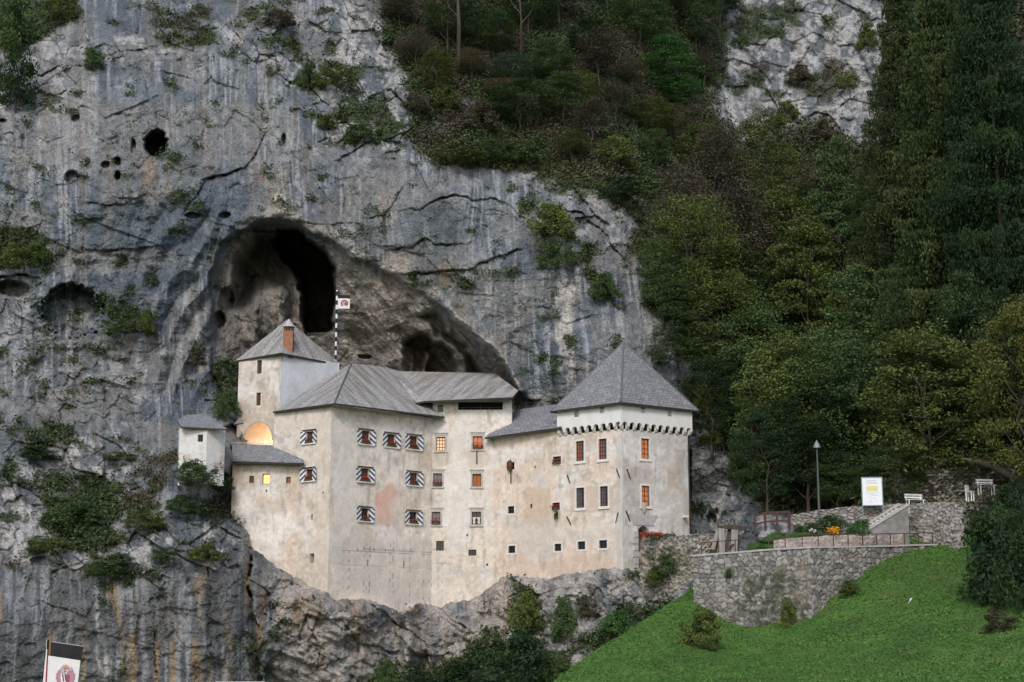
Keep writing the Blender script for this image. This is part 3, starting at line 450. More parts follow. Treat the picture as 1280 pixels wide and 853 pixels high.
def plaster(base=(.64, .575, .50), warmth=0.0, low=None):
    base = np.array(base)
    def fn(px, py, u, z):
        c = np.zeros(px.shape + (3,)) + base; x = px / 14.; y = py / 14.
        A = lambda t, m: c * (1 - m[..., None]) + np.array(t) * m[..., None]
        wx = px + 8 * vn(px / 25, py / 25, s=5); wy = py + 8 * vn(px / 25, py / 25, s=6)
        c = A((.72, .69, .65), .85 * ss(-.1, .45, fbm(wx / 34, wy / 30, None, 3, 211)))
        c = A((.47, .40, .32), .62 * ss(.08, .5, fbm(wx / 30, wy / 40, None, 4, 213)))
        c = A((.50, .49, .46), .65 * ss(.1, .45, fbm(wx / 38, wy / 24, None, 3, 214)) * ss(560, 660, py))
        c = A((.62, .46, .34), .5 * ss(.2, .5, fbm(wx / 26, wy / 22, None, 3, 215)) * (warmth + .12))
        c = A((.34, .27, .21), .55 * ss(.28, .6, fbm(px / 5, py / 26, None, 4, 216)))
        c = A((.36, .33, .29), .5 * ss(.25, .55, fbm(px / 9, py / 8, None, 4, 217)))
        c = A((.30, .27, .24), .32 * ss(.3, .62, fbm(px / 2.6, py / 3.2, None, 3, 219)) * ss(-.3, .5, vn(px / 30, py / 30, s=220))); c = A((.74, .72, .69), .5 * ss(.25, .6, fbm(px / 3, py / 4, None, 3, 222))); c = c * (1 + .16 * fbm(px / 3.5, py / 3.5, None, 3, 218))[..., None]
        dd = np.zeros_like(px)
        return c, dd, wx, wy, A
    def out(px, py, u, z):
        c, dd, wx, wy, A = fn(px, py, u, z)
        def patch(poly, t, a, soft=3, jit=1.0):
            nonlocal c; m = a * ss(-soft, soft, sdpoly(px + (wx - px) * jit, py + (wy - py) * jit, poly)); c = c * (1 - m[..., None]) + np.array(t) * m[..., None]; return m
        def P2(poly, t, a, **k): return patch(poly, t, a, **k)
        # shapes seen on the facade
        P2([(412, 520), (452, 520), (450, 700), (412, 700)], (.60, .60, .59), .45); P2([(600, 515), (572, 515), (560, 560), (575, 600), (600, 610)], (.70, .69, .67), .5)
        P2([(540, 590), (620, 590), (618, 680), (560, 670)], (.60, .585, .56), .35); P2([(548, 575), (580, 580), (600, 640), (570, 690), (545, 660)], (.70, .68, .65), .4)
        P2([(528, 560), (548, 545), (575, 550), (545, 590), (520, 590)], (.42, .36, .29), .4, soft=6)
        P2([(580, 565), (612, 560), (620, 580), (590, 585)], (.44, .37, .28), .5, soft=4)
        m = P2([(425, 678), (520, 672), (560, 690), (560, 745), (500, 760), (425, 735)], (.57, .53, .475), .7, soft=8)
        # bare coursed masonry low on the main corner
        bw = np.floor(z / .24); fz = np.abs((z / .24) % 1 - .5) * 2; fu = np.abs(((u + .31 * (bw % 3)) / .62) % 1 - .5) * 2; jt = np.maximum(ss(.82, .97, fz), ss(.9, .98, fu)) * m * ss(-.7, .1, vn(px / 9, py / 9, s=221)); c = c * (1 - .7 * jt[..., None]); dd = dd - .03 * jt
        P2([(476, 615), (484, 606), (492, 606), (497, 620), (490, 632), (497, 645), (488, 652), (476, 648), (479, 632)], (.60, .30, .22), .8, soft=3, jit=1.3)   # faded fresco
        P2([(476, 600), (502, 600), (504, 655), (472, 655)], (.66, .60, .55), .3, soft=2, jit=.2)
        # tower side
        P2([(655, 610), (690, 608), (688, 640), (672, 656), (658, 650), (650, 630)], (.56, .44, .33), .75, soft=2); P2([(671, 590), (690, 595), (688, 612), (672, 612)], (.56, .55, .53), .6)
        P2([(630, 640), (700, 645), (700, 690), (640, 705)], (.52, .50, .46), .55, soft=8); P2([(714, 608), (768, 608), (768, 641), (714, 641)], (.55, .43, .34), .7, soft=.7, jit=.12)
        P2([(700, 655), (775, 655), (775, 680), (700, 675)], (.64, .56, .47), .45, soft=7); P2([(770, 545), (779, 545), (779, 712), (771, 712)], (.50, .49, .475), .7, soft=1, jit=.1)
        P2([(620, 700), (775, 700), (775, 720), (620, 725)], (.55, .42, .32), .55, soft=5, jit=1.3)
        P2([(848, 560), (860, 560), (860, 675), (850, 675)], (.40, .36, .31), .6, soft=3); P2([(838, 588), (850, 590), (852, 610), (840, 612)], (.46, .34, .23), .6, soft=3)
        P2([(286, 580), (300, 580), (305, 612), (290, 612)], (.50, .36, .27), .5, soft=4); P2([(362, 610), (380, 610), (378, 670), (366, 650)], (.46, .34, .27), .4, soft=4, jit=1.4)
        P2([(400, 515), (412, 515), (412, 735), (400, 735)], (.66, .56, .45), .5, soft=4); P2([(345, 560), (362, 560), (360, 640), (345, 640)], (.45, .39, .33), .35, soft=5)
        for wi, x in enumerate(WIN):
            L_ = 16 + 14 * ((wi * 37) % 10) / 10; q_ = np.exp(-(np.minimum(np.abs(px - x[1] - x[3] * .42), np.abs(px - x[1] + x[3] * .42)) / 1.7) ** 2) * ss(x[2] + x[4] / 2 - 1, x[2] + x[4] / 2 + 3, py) * ss(x[2] + x[4] / 2 + L_, x[2] + x[4] / 2 + 2, py) * ss(-.4, .5, vn(px / 1.6, py / 9, s=230)) * .5
            c = c * (1 - q_[..., None]) + np.array([.33, .28, .23]) * q_[..., None]
        if low is not None: c = c * np.array(low)
        return c, dd
    return out
C1 = (412, 620, 131.8); C2 = (778, 620, 130.0); CB = (540, 620, 139.4); C3 = (615, 620, 139.4); CR = (861, 620, 133.9)
fL = Wall((340, 620, 136.2), C1); fA = Wall((289.5, 620, 134.9), (380, 620, 134.1)); fR = Wall(C1, CB); fC = Wall(CB, (640, 620, 139.3)); fT = Wall(C3, C2); fG = Wall(C2, CR)
castle_org = UV3(600, 720, 140)
castle = thing('castle', castle_org, 'pale plastered castle with grey shingle roofs built under the cave arch of the cliff', 'castle')
CO = Vector(castle_org)
def shift(o):  # objects are modelled in world coordinates; keep them there under a parent that stands at the foot of the building
    return o
class Local:
    """parent every castle part to the castle while its mesh stays in world units"""
    pass
def cpart(o, par=None):
    par = par or castle; o.parent = par; o.matrix_parent_inverse = Matrix.Translation(-wloc(par)); return o
def wloc(o):
    v = Vector(o.location)
    return v if o.parent is None else Vector(o['_w']) if '_w' in o else v
# window list: wall, px, py, w, h, style, shutters, flowers
WIN = [
 ('A', 314.5, 599.5, 6, 8.5, 'red', 0, 0), ('A', 333, 599, 10, 13, 'yellow', 0, 0), ('A', 360.5, 600.5, 6, 8, 'dimorange', 0, 0),
 ('L', 387, 547, 7.5, 14, 'red', 1, 2), ('L', 386.5, 594, 7.5, 14, 'red', 1, 1),
 ('R', 457, 547, 9, 16, 'red', 1, 1), ('R', 489, 551, 9, 15.5, 'red', 1, 1), ('R', 517, 553.5, 9, 16, 'red', 1, 1), ('R', 456, 594, 9, 16, 'red', 1, 1), ('R', 517, 599, 9, 15, 'red', 1, 2), ('R', 456, 643.5, 8, 15.5, 'dark', 1, 1), ('R', 516.5, 647.5, 8.5, 14.5, 'dark', 1, 1),
 ('C', 551, 555, 11, 17, 'warmgrid', 2, 0), ('C', 597, 553.5, 12, 16, 'orangegrid', 2, 1), ('C', 547, 600, 11, 16, 'grey', 2, 1), ('C', 596, 600.5, 11, 16, 'wood', 2, 0), ('C', 545, 648, 11, 16, 'grey', 2, 1), ('C', 595.5, 648, 11.5, 16, 'people', 2, 0), ('C', 550, 682.5, 9.5, 12, 'dark', 0, 0), ('C', 590.5, 691, 10, 7.5, 'dark', 0, 0), ('C', 550.5, 511, 7, 9, 'dark', 3, 0),
 ('T', 639, 582.5, 8, 9, 'basket', 0, 0), ('T', 696.5, 575.5, 10, 9.5, 'red', 3, 1), ('T', 639, 637.5, 8, 9, 'dark', 3, 0), ('T', 695.5, 633, 9, 9, 'dark', 3, 3), ('T', 640, 687, 8.5, 9, 'dark', 3, 0), ('T', 697.5, 684.5, 8.5, 9, 'dark', 3, 0),
 ('T', 725, 564, 10, 25, 'half', 4, 0), ('T', 753.5, 561.5, 10, 25.5, 'half', 4, 0), ('T', 725.5, 622.5, 10, 25, 'brown', 4, 0), ('T', 755, 620.5, 10, 25, 'brown', 4, 0), ('T', 727, 682, 9.5, 10, 'dark', 3, 0), ('T', 754, 680.5, 10, 10, 'dark', 3, 0),
 ('G', 806.5, 561, 10, 25, 'orange', 4, 0), ('G', 807, 620, 10, 25, 'orange', 4, 0)]
SLIT = [('L', 390, 646.5, 2.2, 7), ('L', 390, 698, 5.5, 12), ('L', 404, 616, 2, 2), ('A', 333, 613.5, 2, 2.5), ('R', 460, 704, 1.6, 8.5), ('R', 505, 706, 1.6, 8.5), ('R', 447, 687.5, 1.4, 3.5), ('R', 468, 687.5, 1.4, 3.5), ('R', 482, 688, 1.4, 3), ('T', 669, 584, 1.5, 3), ('T', 664, 633, 2.4, 5.5), ('C', 609, 706, 2.5, 2.5), ('C', 584, 669, 2, 2.5)]
W = dict(A=fA, L=fL, R=fR, C=fC, T=fT, G=fG)
wrect = []
for wn_, px, py, wp, hp, *_ in WIN: r = W[wn_].rect(px, py, wp, hp); W[wn_].ops.append(r); wrect.append(r)
for wn_, px, py, wp, hp in SLIT: W[wn_].ops.append(W[wn_].rect(px, py, wp, hp))
gal = fC.rect(600.5, 507.5, 56, 10); fC.ops.append(gal)
gate = fG.rect(804.2, 684, 14.5, 54); 
zE = zof(412, 511, 131.8)
pl = plaster(); plT = plaster((.68, .58, .49), .35); plG = plaster((.55, .52, .485), .1, (.97, .99, 1.02)); plA = plaster((.60, .51, .42), .3)  # gate-face plaster greyed: the tower's shaded side put into its colour
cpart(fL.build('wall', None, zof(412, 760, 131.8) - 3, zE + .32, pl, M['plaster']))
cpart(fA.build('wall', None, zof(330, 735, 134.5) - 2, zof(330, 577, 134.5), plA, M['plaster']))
plR = plaster((.71, .635, .545)); cpart(fR.build('wall', None, zof(412, 780, 131.8) - 3, zE + .32, plR, M['plaster']))  # right-face plaster lightened and warmed in colour to make up for weaker light
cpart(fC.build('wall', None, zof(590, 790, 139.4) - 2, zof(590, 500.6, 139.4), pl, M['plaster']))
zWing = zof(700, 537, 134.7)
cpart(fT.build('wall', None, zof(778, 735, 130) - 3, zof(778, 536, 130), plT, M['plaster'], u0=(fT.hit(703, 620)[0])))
u7 = fT.hit(703, 620)[0]
fTw = Wall(C3, C2); fTw.ops = [o for o in fT.ops if o[1] < u7]
# wing wall left of the tower (same plane)
cpart(fTw.build('wall', None, zof(700, 735, 134) - 3, zWing, plT, M['plaster'], u1=u7))
# gate face with its arched opening
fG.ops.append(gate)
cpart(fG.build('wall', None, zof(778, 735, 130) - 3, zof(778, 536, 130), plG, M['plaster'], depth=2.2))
# hidden rear and side walls of the tower and houses
bk = MB(); L_ = fT.at(u7, 0); R_ = fG.at(fG.L, 0); F_ = fG.at(0, 0); Bk = L_ + R_ - F_; zt = zof(778, 505, 130)
for p, q_ in ((R_, Bk), (Bk, L_)): bk.add([(p.x, p.y, 0), (q_.x, q_.y, 0), (q_.x, q_.y, zt), (p.x, p.y, zt)], [(0, 1, 2, 3)])
cpart(bk.build('rear_wall', [varied('rear_plaster', (.45, .41, .36), (.6, .55, .5), .6)]))
# ---- roofs
def slab(name, pts, mt, th=.16, eave=(0, 1), par=None):
    pts = [Vector(p) for p in pts]; n = (pts[1] - pts[0]).cross(pts[2] - pts[0]).normalized()
    if n.z < 0: n = -n
    e = (pts[eave[1]] - pts[eave[0]]).normalized(); up = n.cross(e); V = []; uv = []; k = len(pts)
    for p in pts: V.append(p); uv.append(((p - pts[0]).dot(e), (p - pts[0]).dot(up)))
    for p in pts: V.append(p - Vector((0, 0, th))); uv.append(((p - pts[0]).dot(e), (p - pts[0]).dot(up)))
    o = newmesh(name, [tuple(v) for v in V], [tuple(range(k)), tuple(range(2 * k - 1, k - 1, -1))] + [(i, (i + 1) % k, k + (i + 1) % k, k + i) for i in range(k)], [mt, M['eave_wood']], None, uv=uv, midx=[0, 1] + [1] * k)
    return o
def roof(name, faces, mt, th=.16, subdiv=True):
    """faces: lists of (px,py,Y) corners, eave first; the planes of one roof joined as one mesh"""
    V = []; Fs = []; mi = []; uv = []
    for pts in faces:
        pts = [Vector(p) if len(p) == 3 and isinstance(p, Vector) else UV3(*p) for p in pts]; n = (pts[1] - pts[0]).cross(pts[2] - pts[0]).normalized(); e = (pts[1] - pts[0]).normalized(); up = n.cross(e); k = len(pts); b = len(V)
        for dz in (0, -th):
            for p in pts: V.append(tuple(p + Vector((0, 0, dz)))); uv.append(((p - pts[0]).dot(e), (p - pts[0]).dot(up)))
        Fs += [tuple(b + i for i in range(k)), tuple(b + i for i in range(2 * k - 1, k - 1, -1))] + [(b + i, b + (i + 1) % k, b + k + (i + 1) % k, b + k + i) for i in range(k)]; mi += [0, 1] + [1] * k
    return cpart(newmesh(name, V, Fs, [mt, M['eave_wood']], None, uv=uv, midx=mi))
def ridge(rf, pts, r=.09, mt='shingle_dark'):
    o = MB().tube([p if isinstance(p, Vector) else UV3(*p) for p in pts], r, 6).build('ridge_cap', M[mt]); return o
# main house
EL = (341, 514.5, 135.9); EC = (418, 504, 130.9); ER = (556, 521, 138.9); AP = (439, 454.5, 141); RE = (480, 459, 145); VX = (517, 497, 143)
roof('main_roof', [[EL, EC, AP], [EC, ER, VX, RE, AP]], M['shingle'])
cpart(ridge(None, [UV3(*EC) + Vector((0, 0, .05)), UV3(*AP) + Vector((0, 0, .05))], .08))
# centre roof
roof('centre_roof', [[(520, 503.5, 138.6), (530, 501.5, 138.3), (641, 496.5, 137.9), (648, 488.5, 140), (618, 466.5, 147), (500, 464.5, 147.5), (480, 458, 146.5)]], M['shingle'])
# wing roof
roof('wing_roof', [[(606, 547, 138.8), (702, 534, 133.6), (695, 505.5, 139), (645, 512.5, 142.5)]], M['shingle_dark'])
# annex lean-to roof
roof('annex_roof', [[(290.5, 576.5, 134.0), (380.5, 579, 133.2), (372, 557.5, 136.2), (290, 555, 137.2)]], M['shingle_dark'])
# gate tower: corbelled band, roof
zt0 = zof(778, 530.5, 129.6); zt1 = zof(778, 502, 129.6); out = .30
nT, nG = fT.n, fG.n
def off_corner():  # corner of the overhanging band
    A_ = np.array([[nT.x, nT.y], [nG.x, nG.y]]); p = F_; b_ = np.array([p.xy.dot(nT.xy) + out, p.xy.dot(nG.xy) + out]); s_ = np.linalg.solve(A_, b_); return Vector((s_[0], s_[1], 0))
OC = off_corner(); OLt = fT.at(u7, 0) + nT * out - fT.d * out; ORt = fG.at(fG.L, 0) + nG * out + fG.d * out
def band(a, b, n_, zb, ztp, loops, narch):
    d = (b - a); L = d.length; d.normalize(); V = []; Fs = []; seg = 10; pts = []
    for k in range(narch):
        for j in range(seg + 1):
            t = j / seg; u = (k + .12 + .76 * t) * L / narch; h = math.sin(math.pi * t) ** .6 * .26
            pts.append((u, zb + h))
    pts = [(0, zb)] + pts + [(L, zb)]; n0 = len(pts)
    for (u, z) in pts: V.append(a + d * u + Vector((0, 0, z)))
    for (u, z) in pts: V.append(a + d * u + Vector((0, 0, zb + .46)))
    for i in range(n0 - 1): Fs.append((i, i + 1, n0 + i + 1, n0 + i))
    b2 = len(V)
    for v in list(V[:n0]): V.append(v - n_ * .30)
    for i in range(n0 - 1): Fs.append((i + 1, i, b2 + i, b2 + i + 1))
    # wall above the arches with the little square holes
    zz0 = zb + .46; us = sorted({0, L} | {x for l in loops for x in l[:2]}); zs_ = sorted({zz0, ztp} | {x for l in loops for x in l[2:]})
    for i in range(len(us) - 1):
        for j in range(len(zs_) - 1):
            um, zm = (us[i] + us[i + 1]) / 2, (zs_[j] + zs_[j + 1]) / 2; hole = any(l[0] < um < l[1] and l[2] < zm < l[3] for l in loops); dd = n_ * (-.3 if hole else 0)
            bb = len(V); V += [a + d * u + Vector((0, 0, z)) + dd for u, z in ((us[i], zs_[j]), (us[i + 1], zs_[j]), (us[i + 1], zs_[j + 1]), (us[i], zs_[j + 1]))]; Fs.append((bb, bb + 1, bb + 2, bb + 3))
            if hole:
                b3 = len(V); V += [v - dd for v in V[bb:bb + 4]]; Fs += [(bb + k, bb + (k + 1) % 4, b3 + (k + 1) % 4, b3 + k) for k in range(4)]
    return V, Fs
class PlaneBand:
    def __init__(s, a, b, n): s.a, s.d, s.n = a, (b - a).normalized(), n
    def rect(s, px, py, wp, hp):
        o = Vector((0, 0, CAMZ)); res = []
        def hit(x, y):
            r = UV3(x, y, 1.) - o; t = (s.a - o).dot(s.n) / r.dot(s.n); P = o + r * t; return (P - s.a).dot(s.d), P.z
        return [hit(px - wp / 2, py)[0], hit(px + wp / 2, py)[0], hit(px, py + hp / 2)[1], hit(px, py - hp / 2)[1]]
bT = PlaneBand(OLt, OC, nT); bG = PlaneBand(OC, ORt, nG); mbb = MB()
V, Fs = band(OLt, OC, nT, zt0, zt1 + .1, [bT.rect(720.7, 517.7, 5.5, 7), bT.rect(752.5, 513.2, 5.5, 7)], 9); mbb.add(V, Fs)
V, Fs = band(OC, ORt, nG, zt0, zt1 + .1, [bG.rect(804, 513.3, 5.5, 7), bG.rect(837, 517, 5, 7)], 10); mbb.add(V, Fs)
M['whitewash'] = varied('whitewash', (.66, .66, .655), (.76, .755, .74), 1.2, .9, .01, (1, 1, .4))
cpart(mbb.build('parapet_band', M['whitewash']))
for (a, b, n_, cnt) in ((OLt, OC, nT, 9), (OC, ORt, nG, 10)):
    d = (b - a).normalized(); L = (b - a).length
    for k in range(cnt + (1 if n_ is nT else 0)):
        u = k * L / cnt + (0.12 if k == 0 and n_ is nT else 0.0); u = (k + (0 if n_ is nT else 1)) * L / cnt; u = min(max(u, .16), L - .16)
        prof = [(0, .06), (0, -.08), (-.05, -.17), (-.13, -.23), (-.17, -.32), (-.31, -.38), (-.31, .06)]; V = []
        for sd_ in (-.12, .12):
            for o_, z_ in prof: V.append(a + d * (u + sd_) + n_ * (o_ - .004) + Vector((0, 0, zt0 + z_)))
        n0 = len(prof); Fs = [tuple(range(n0)), tuple(range(2 * n0 - 1, n0 - 1, -1))] + [(i, (i + 1) % n0, n0 + (i + 1) % n0, n0 + i) for i in range(n0)]
        cpart(newmesh('corbel', V, Fs, M['white_trim']))
ov = .42; cen = (OLt + ORt) / 2; BC = OLt + ORt - OC
def eavec(p): v = p - cen; return cen + v * (1 + ov * 1.35 / v.length)
zr = zof(778, 502.5, 129) ; ez = Vector((0, 0, zr)); A_t = Vector((cen.x, cen.y, 0)); apx = UV3(782.5, 428, A_t.y); apx = Vector((A_t.x, A_t.y, apx.z))
e1, e2, e3, e4 = eavec(OLt) + ez, eavec(OC) + ez, eavec(ORt) + ez, eavec(BC) + ez
roof('tower_roof', [[e1, e2, apx], [e2, e3, apx], [e3, e4, apx], [e4, e1, apx]], M['shingle_dark'])
cpart(ridge(None, [e2 + Vector((0, 0, .05)), apx + Vector((0, 0, .05))], .08)); cpart(ridge(None, [e1, apx], .06)); cpart(ridge(None, [e3, apx], .06))
# upper left tower: weathered face, whitewashed face, arch
UC = (351, 460, 138.6); uL = Wall((298.5, 460, 141.6), UC); uR = Wall(UC, (424, 460, 143.6))
z1u = zof(351, 441, 138.6)
UW = [('w', 324.5, 459, 6, 17, 'red', 3, 0), ('w', 323, 499, 5.5, 16, 'red', 0, 0)]
for x in UW: r = uL.rect(*x[1:5]); uL.ops.append(r)
arch = uL.rect(323, 545, 37, 36)
def arch_cut(): pass
uL.ops.append(arch); uL.open = arch
plU = plaster((.52, .45, .38), .3)
cpart(uL.build('wall', None, zof(320, 590, 139), z1u, plU, M['plaster'], depth=.35))
def whitep(px, py, u, z):
    c = np.zeros(px.shape + (3,)) + np.array([.66, .69, .72]); c *= (1 + .07 * fbm(px / 9, py / 9, None, 4, 301))[..., None]; return c, np.zeros_like(px)
cpart(uR.build('wall', None, zof(351, 560, 139), z1u, whitep, M['plaster']))
# stretch of wall between tower and main house (behind the gallery terrace)
fM = Wall((345, 560, 138.9), (392, 560, 137.6))
uc, ul, ur = UV3(351, 441, 138.0), UV3(294.5, 450, 141.9), UV3(426.5, 452, 144.0); zz = uc.z; ul.z = zz; ur.z = zz; ub = ul + ur - uc; apu = UV3(359, 399.5, (ul.y + ur.y) / 2)
roof('upper_tower_roof', [[ul, uc, apu], [uc, ur, apu], [ur, ub, apu], [ub, ul, apu]], M['shingle'])
# chimney on that roof
ch = UV3(360.5, 432, 139.6); cb = MB(); sx = .43
cb.box(ch.x - sx, ch.x + sx, ch.y - sx, ch.y + sx, ch.z - 1.2, ch.z + 1.25); 
cpart(cb.build('chimney', varied('chimney_brick', (.22, .10, .06), (.36, .18, .11), 5, .9, .02))); chim = bpy.data.objects['chimney']
c2_ = MB(); 
for k in range(8):
    a = k / 8 * 2 * math.pi; c2_.box(ch.x + .36 * math.cos(a) - .07, ch.x + .36 * math.cos(a) + .07, ch.y + .36 * math.sin(a) - .07, ch.y + .36 * math.sin(a) + .07, ch.z + 1.25, ch.z + 1.65)
c2_.box(ch.x - .3, ch.x + .3, ch.y - .3, ch.y + .3, ch.z + 1.25, ch.z + 1.3)
def cchild(o, par): o.parent = par; o.matrix_parent_inverse = Matrix.Translation(CO) @ Matrix.Translation(-CO); return o
cpw = c2_.build('smoke_slots', varied('dark_slot_brick', (.08, .05, .04), (.2, .11, .08), 5)); cchild(cpw, chim)  # darker brick around the slots
V = [(ch.x + .55 * math.cos(a * math.pi / 8), ch.y + .55 * math.sin(a * math.pi / 8), ch.z + 1.65) for a in range(16)] + [(ch.x, ch.y, ch.z + 2.45)]
cchild(newmesh('cap', V, [(i, (i + 1) % 16, 16) for i in range(16)] + [tuple(range(16))[::-1]], M['stone_trim']), chim)
# niche arch: spandrels fill the square opening down to a round arch, a deep lit apse behind
a0, a1_, z0_, z1_ = arch; cu = (a0 + a1_) / 2; R_a = (a1_ - a0) / 2; zc = z1_ - R_a * 1.0; nb_ = MB(); seg = 24; V = []; 
arc = [(cu + R_a * math.cos(math.pi * (1 - k / seg)), zc + R_a * math.sin(math.pi * (1 - k / seg))) for k in range(seg + 1)]
for u, z in arc: V.append(uL.at(u, z, .004))
for u, z in arc: V.append(uL.at(u, z1_, .004))
nb_.add(V, [(k, k + 1, seg + 2 + k, seg + 1 + k) for k in range(seg)])
cpart(nb_.build('arch_spandrel', varied('arch_plaster', (.46, .40, .34), (.56, .49, .42), 1)))
sh = MB(); V = []; rings = 10
for j in range(rings + 1):
    t = j / rings * math.pi / 2
    for k in range(seg + 1):
        a = math.pi * (1 - k / seg); u = cu + R_a * math.cos(a) * math.cos(t); z = zc + R_a * math.sin(a) * math.cos(t); V.append(uL.at(u, z, -.02 - 1.9 * math.sin(t)))
for j in range(rings):
    for k in range(seg): sh.add([], []); 
sh.add(V, [(j * (seg + 1) + k, j * (seg + 1) + k + 1, (j + 1) * (seg + 1) + k + 1, (j + 1) * (seg + 1) + k) for j in range(rings) for k in range(seg)])
V = []
for j in range(rings + 1):
    t = math.pi * j / rings; V += [uL.at(cu - R_a * math.cos(t), zc, -.02 - 1.9 * math.sin(t)), uL.at(cu - R_a * math.cos(t), z0_ - .3, -.02 - 1.9 * math.sin(t))]
sh.add(V, [(2 * j, 2 * j + 2, 2 * j + 3, 2 * j + 1) for j in range(rings)])
apse = cpart(sh.build('niche', varied('niche_plaster', (.50, .44, .40), (.60, .54, .49), 1.5, .9, .02), smooth=True))
rim = MB()
for k in range(seg):
    p, q_ = arc[k], arc[k + 1]; rim.bar(uL.at(p[0], p[1], .03), uL.at(q_[0], q_[1], .03), .16, .14)
cpart(rim.build('arch_rim', M['stone_trim']))
# remove the flat back of the square opening by keeping it behind the apse: floodlight in the niche
fl = thing('floodlight', uL.at(cu + .28, z0_ + .75, -.75), 'small bright floodlight glowing inside the round arched niche of the upper left tower', 'lamp')
fb = MB(); fb.box(-.16, .16, -.12, .02, -.1, .12); fb.bar((0, 0, -.1), (0, 0, -.75), .05); o = fb.build('housing', M['iron'], fl)
o = MB().box(-.13, .13, -.16, -.125, -.07, .09).build('lens', emat('floodlight_lens', (1, .68, .32), 14), fl)
pd = bpy.data.lights.new('niche_glow', 'POINT'); pd.energy = 80; pd.color = (1, .60, .30); pd.shadow_soft_size = .12; po = bpy.data.objects.new('niche_glow', pd); COL.objects.link(po); po.parent = fl; po.location = (0, .25, .0)
# ---- windows
def sub(par, V, Fs, mt, name): pass
flowerboxes = []
def make_window(wall, r, style, shut, wname='window'):
    u0, u1, z0, z1 = r; w_, h_ = u1 - u0, z1 - z0; org = wall.at((u0 + u1) / 2, (z0 + z1) / 2); rz = math.atan2(wall.d.y, wall.d.x)
    # local frame: x along wall, y into wall, z up
    f = MB(); k = .06
    f.box(-w_ / 2, -w_ / 2 + k, .12, .2, -h_ / 2, h_ / 2, 0); f.box(w_ / 2 - k, w_ / 2, .12, .2, -h_ / 2, h_ / 2, 0); f.box(-w_ / 2 + k, w_ / 2 - k, .12, .2, h_ / 2 - k, h_ / 2, 0); f.box(-w_ / 2 + k, w_ / 2 - k, .12, .2, -h_ / 2, -h_ / 2 + k, 0)
    sm = 1
    if shut in (2,):  # moulded lintel and sill
        f.box(-w_ / 2 - .16, w_ / 2 + .16, -.07, .05, h_ / 2 + .16, h_ / 2 + .30, sm); f.box(-w_ / 2 - .24, w_ / 2 + .24, -.12, -.0, h_ / 2 + .30, h_ / 2 + .38, sm); f.box(-w_ / 2 - .2, w_ / 2 + .2, -.12, .05, -h_ / 2 - .17, -h_ / 2, sm)
        f.box(-w_ / 2 - .15, -w_ / 2, -.045, .05, -h_ / 2, h_ / 2 + .16, sm); f.box(w_ / 2, w_ / 2 + .15, -.045, .05, -h_ / 2, h_ / 2 + .16, sm); f.box(-w_ / 2, w_ / 2, -.045, .05, h_ / 2, h_ / 2 + .16, sm)
    if shut in (3, 4):
        t = .14 if shut == 3 else .15; pm = 2
        f.box(-w_ / 2 - t, -w_ / 2, -.035, .05, -h_ / 2 - t, h_ / 2 + t, pm); f.box(w_ / 2, w_ / 2 + t, -.035, .05, -h_ / 2 - t, h_ / 2 + t, pm); f.box(-w_ / 2, w_ / 2, -.035, .05, h_ / 2, h_ / 2 + t, pm); f.box(-w_ / 2, w_ / 2, -.035, .05, -h_ / 2 - t, -h_ / 2, pm)
        if shut == 4: f.box(-w_ / 2 - .22, w_ / 2 + .22, -.09, .03, -h_ / 2 - t - .09, -h_ / 2 - t, pm)
    if shut == 1:
        f.box(-w_ / 2 - .12, w_ / 2 + .12, -.06, .05, h_ / 2, h_ / 2 + .12, sm); f.box(-w_ / 2 - .5, w_ / 2 + .5, -.15, .03, -h_ / 2 - .13, -h_ / 2 - .02, 2)
        f.box(-w_ / 2 - .42, w_ / 2 + .42, -.2, .02, h_ / 2 + .12, h_ / 2 + .17, 3)
    sash = M['sash'] if style not in ('dark', 'people', 'half', 'brown', 'orange') else M['iron']
    win = f.build(wname, [sash, M['stone_trim'], M['white_trim'], M['eave_wood']]); win.location = org - CO; win.parent = castle; win.rotation_euler.z = rz
    def pane(mt, x0=-w_ / 2 + k, x1=w_ / 2 - k, y=.165, name='pane'): return MB().box(x0, x1, y, y + .02, -h_ / 2 + k, h_ / 2 - k).build(name, M[mt], win)
    bars = MB(); kb = .028
    def grid(nx_, ny_, t=.04, y=.145):
        for i in range(1, nx_): x = -w_ / 2 + w_ * i / nx_; bars.box(x - t / 2, x + t / 2, y - .015, y + .015, -h_ / 2 + k, h_ / 2 - k)
        for j in range(1, ny_): z = -h_ / 2 + h_ * j / ny_; bars.box(-w_ / 2 + k, w_ / 2 - k, y - .012, y + .012, z - t / 2, z + t / 2)
    P_ = {'red': ('red_glass', 2, 2), 'yellow': ('lit_yellow', 1, 1), 'dimorange': ('dim_orange', 1, 2), 'warmgrid': ('lit_warm', 3, 4), 'orangegrid': ('lit_orange', 2, 2), 'grey': ('grey_glass', 2, 2), 'wood': ('orange_wood', 2, 1), 'dark': ('dark_glass', 2, 2), 'people': ('dark_glass', 2, 1), 'basket': ('dark_glass', 1, 1), 'orange': ('lit_orange', 2, 4), 'brown': ('red_glass', 3, 5)}
    if style == 'half':
        pane('dim_orange', x1=0 - .02); pane('grey_glass', x0=.02); grid(3, 5, .035)  # grey half pane: its reflection is put into the colour
    elif style == 'brown': pane('grey_glass', x1=-.02); pane('red_glass', x0=.02); grid(3, 5, .035)
    elif style == 'yellow': pane('lit_yellow'); 
    else:
        p = P_[style]; pane(p[0]); grid(p[1], p[2], .05 if style == 'warmgrid' else .04)
    if style == 'warmgrid': pass
    if bars.v: bars.build('glazing_bars' if shut != 4 else 'grille', sash if style != 'warmgrid' else M['sash'], win)
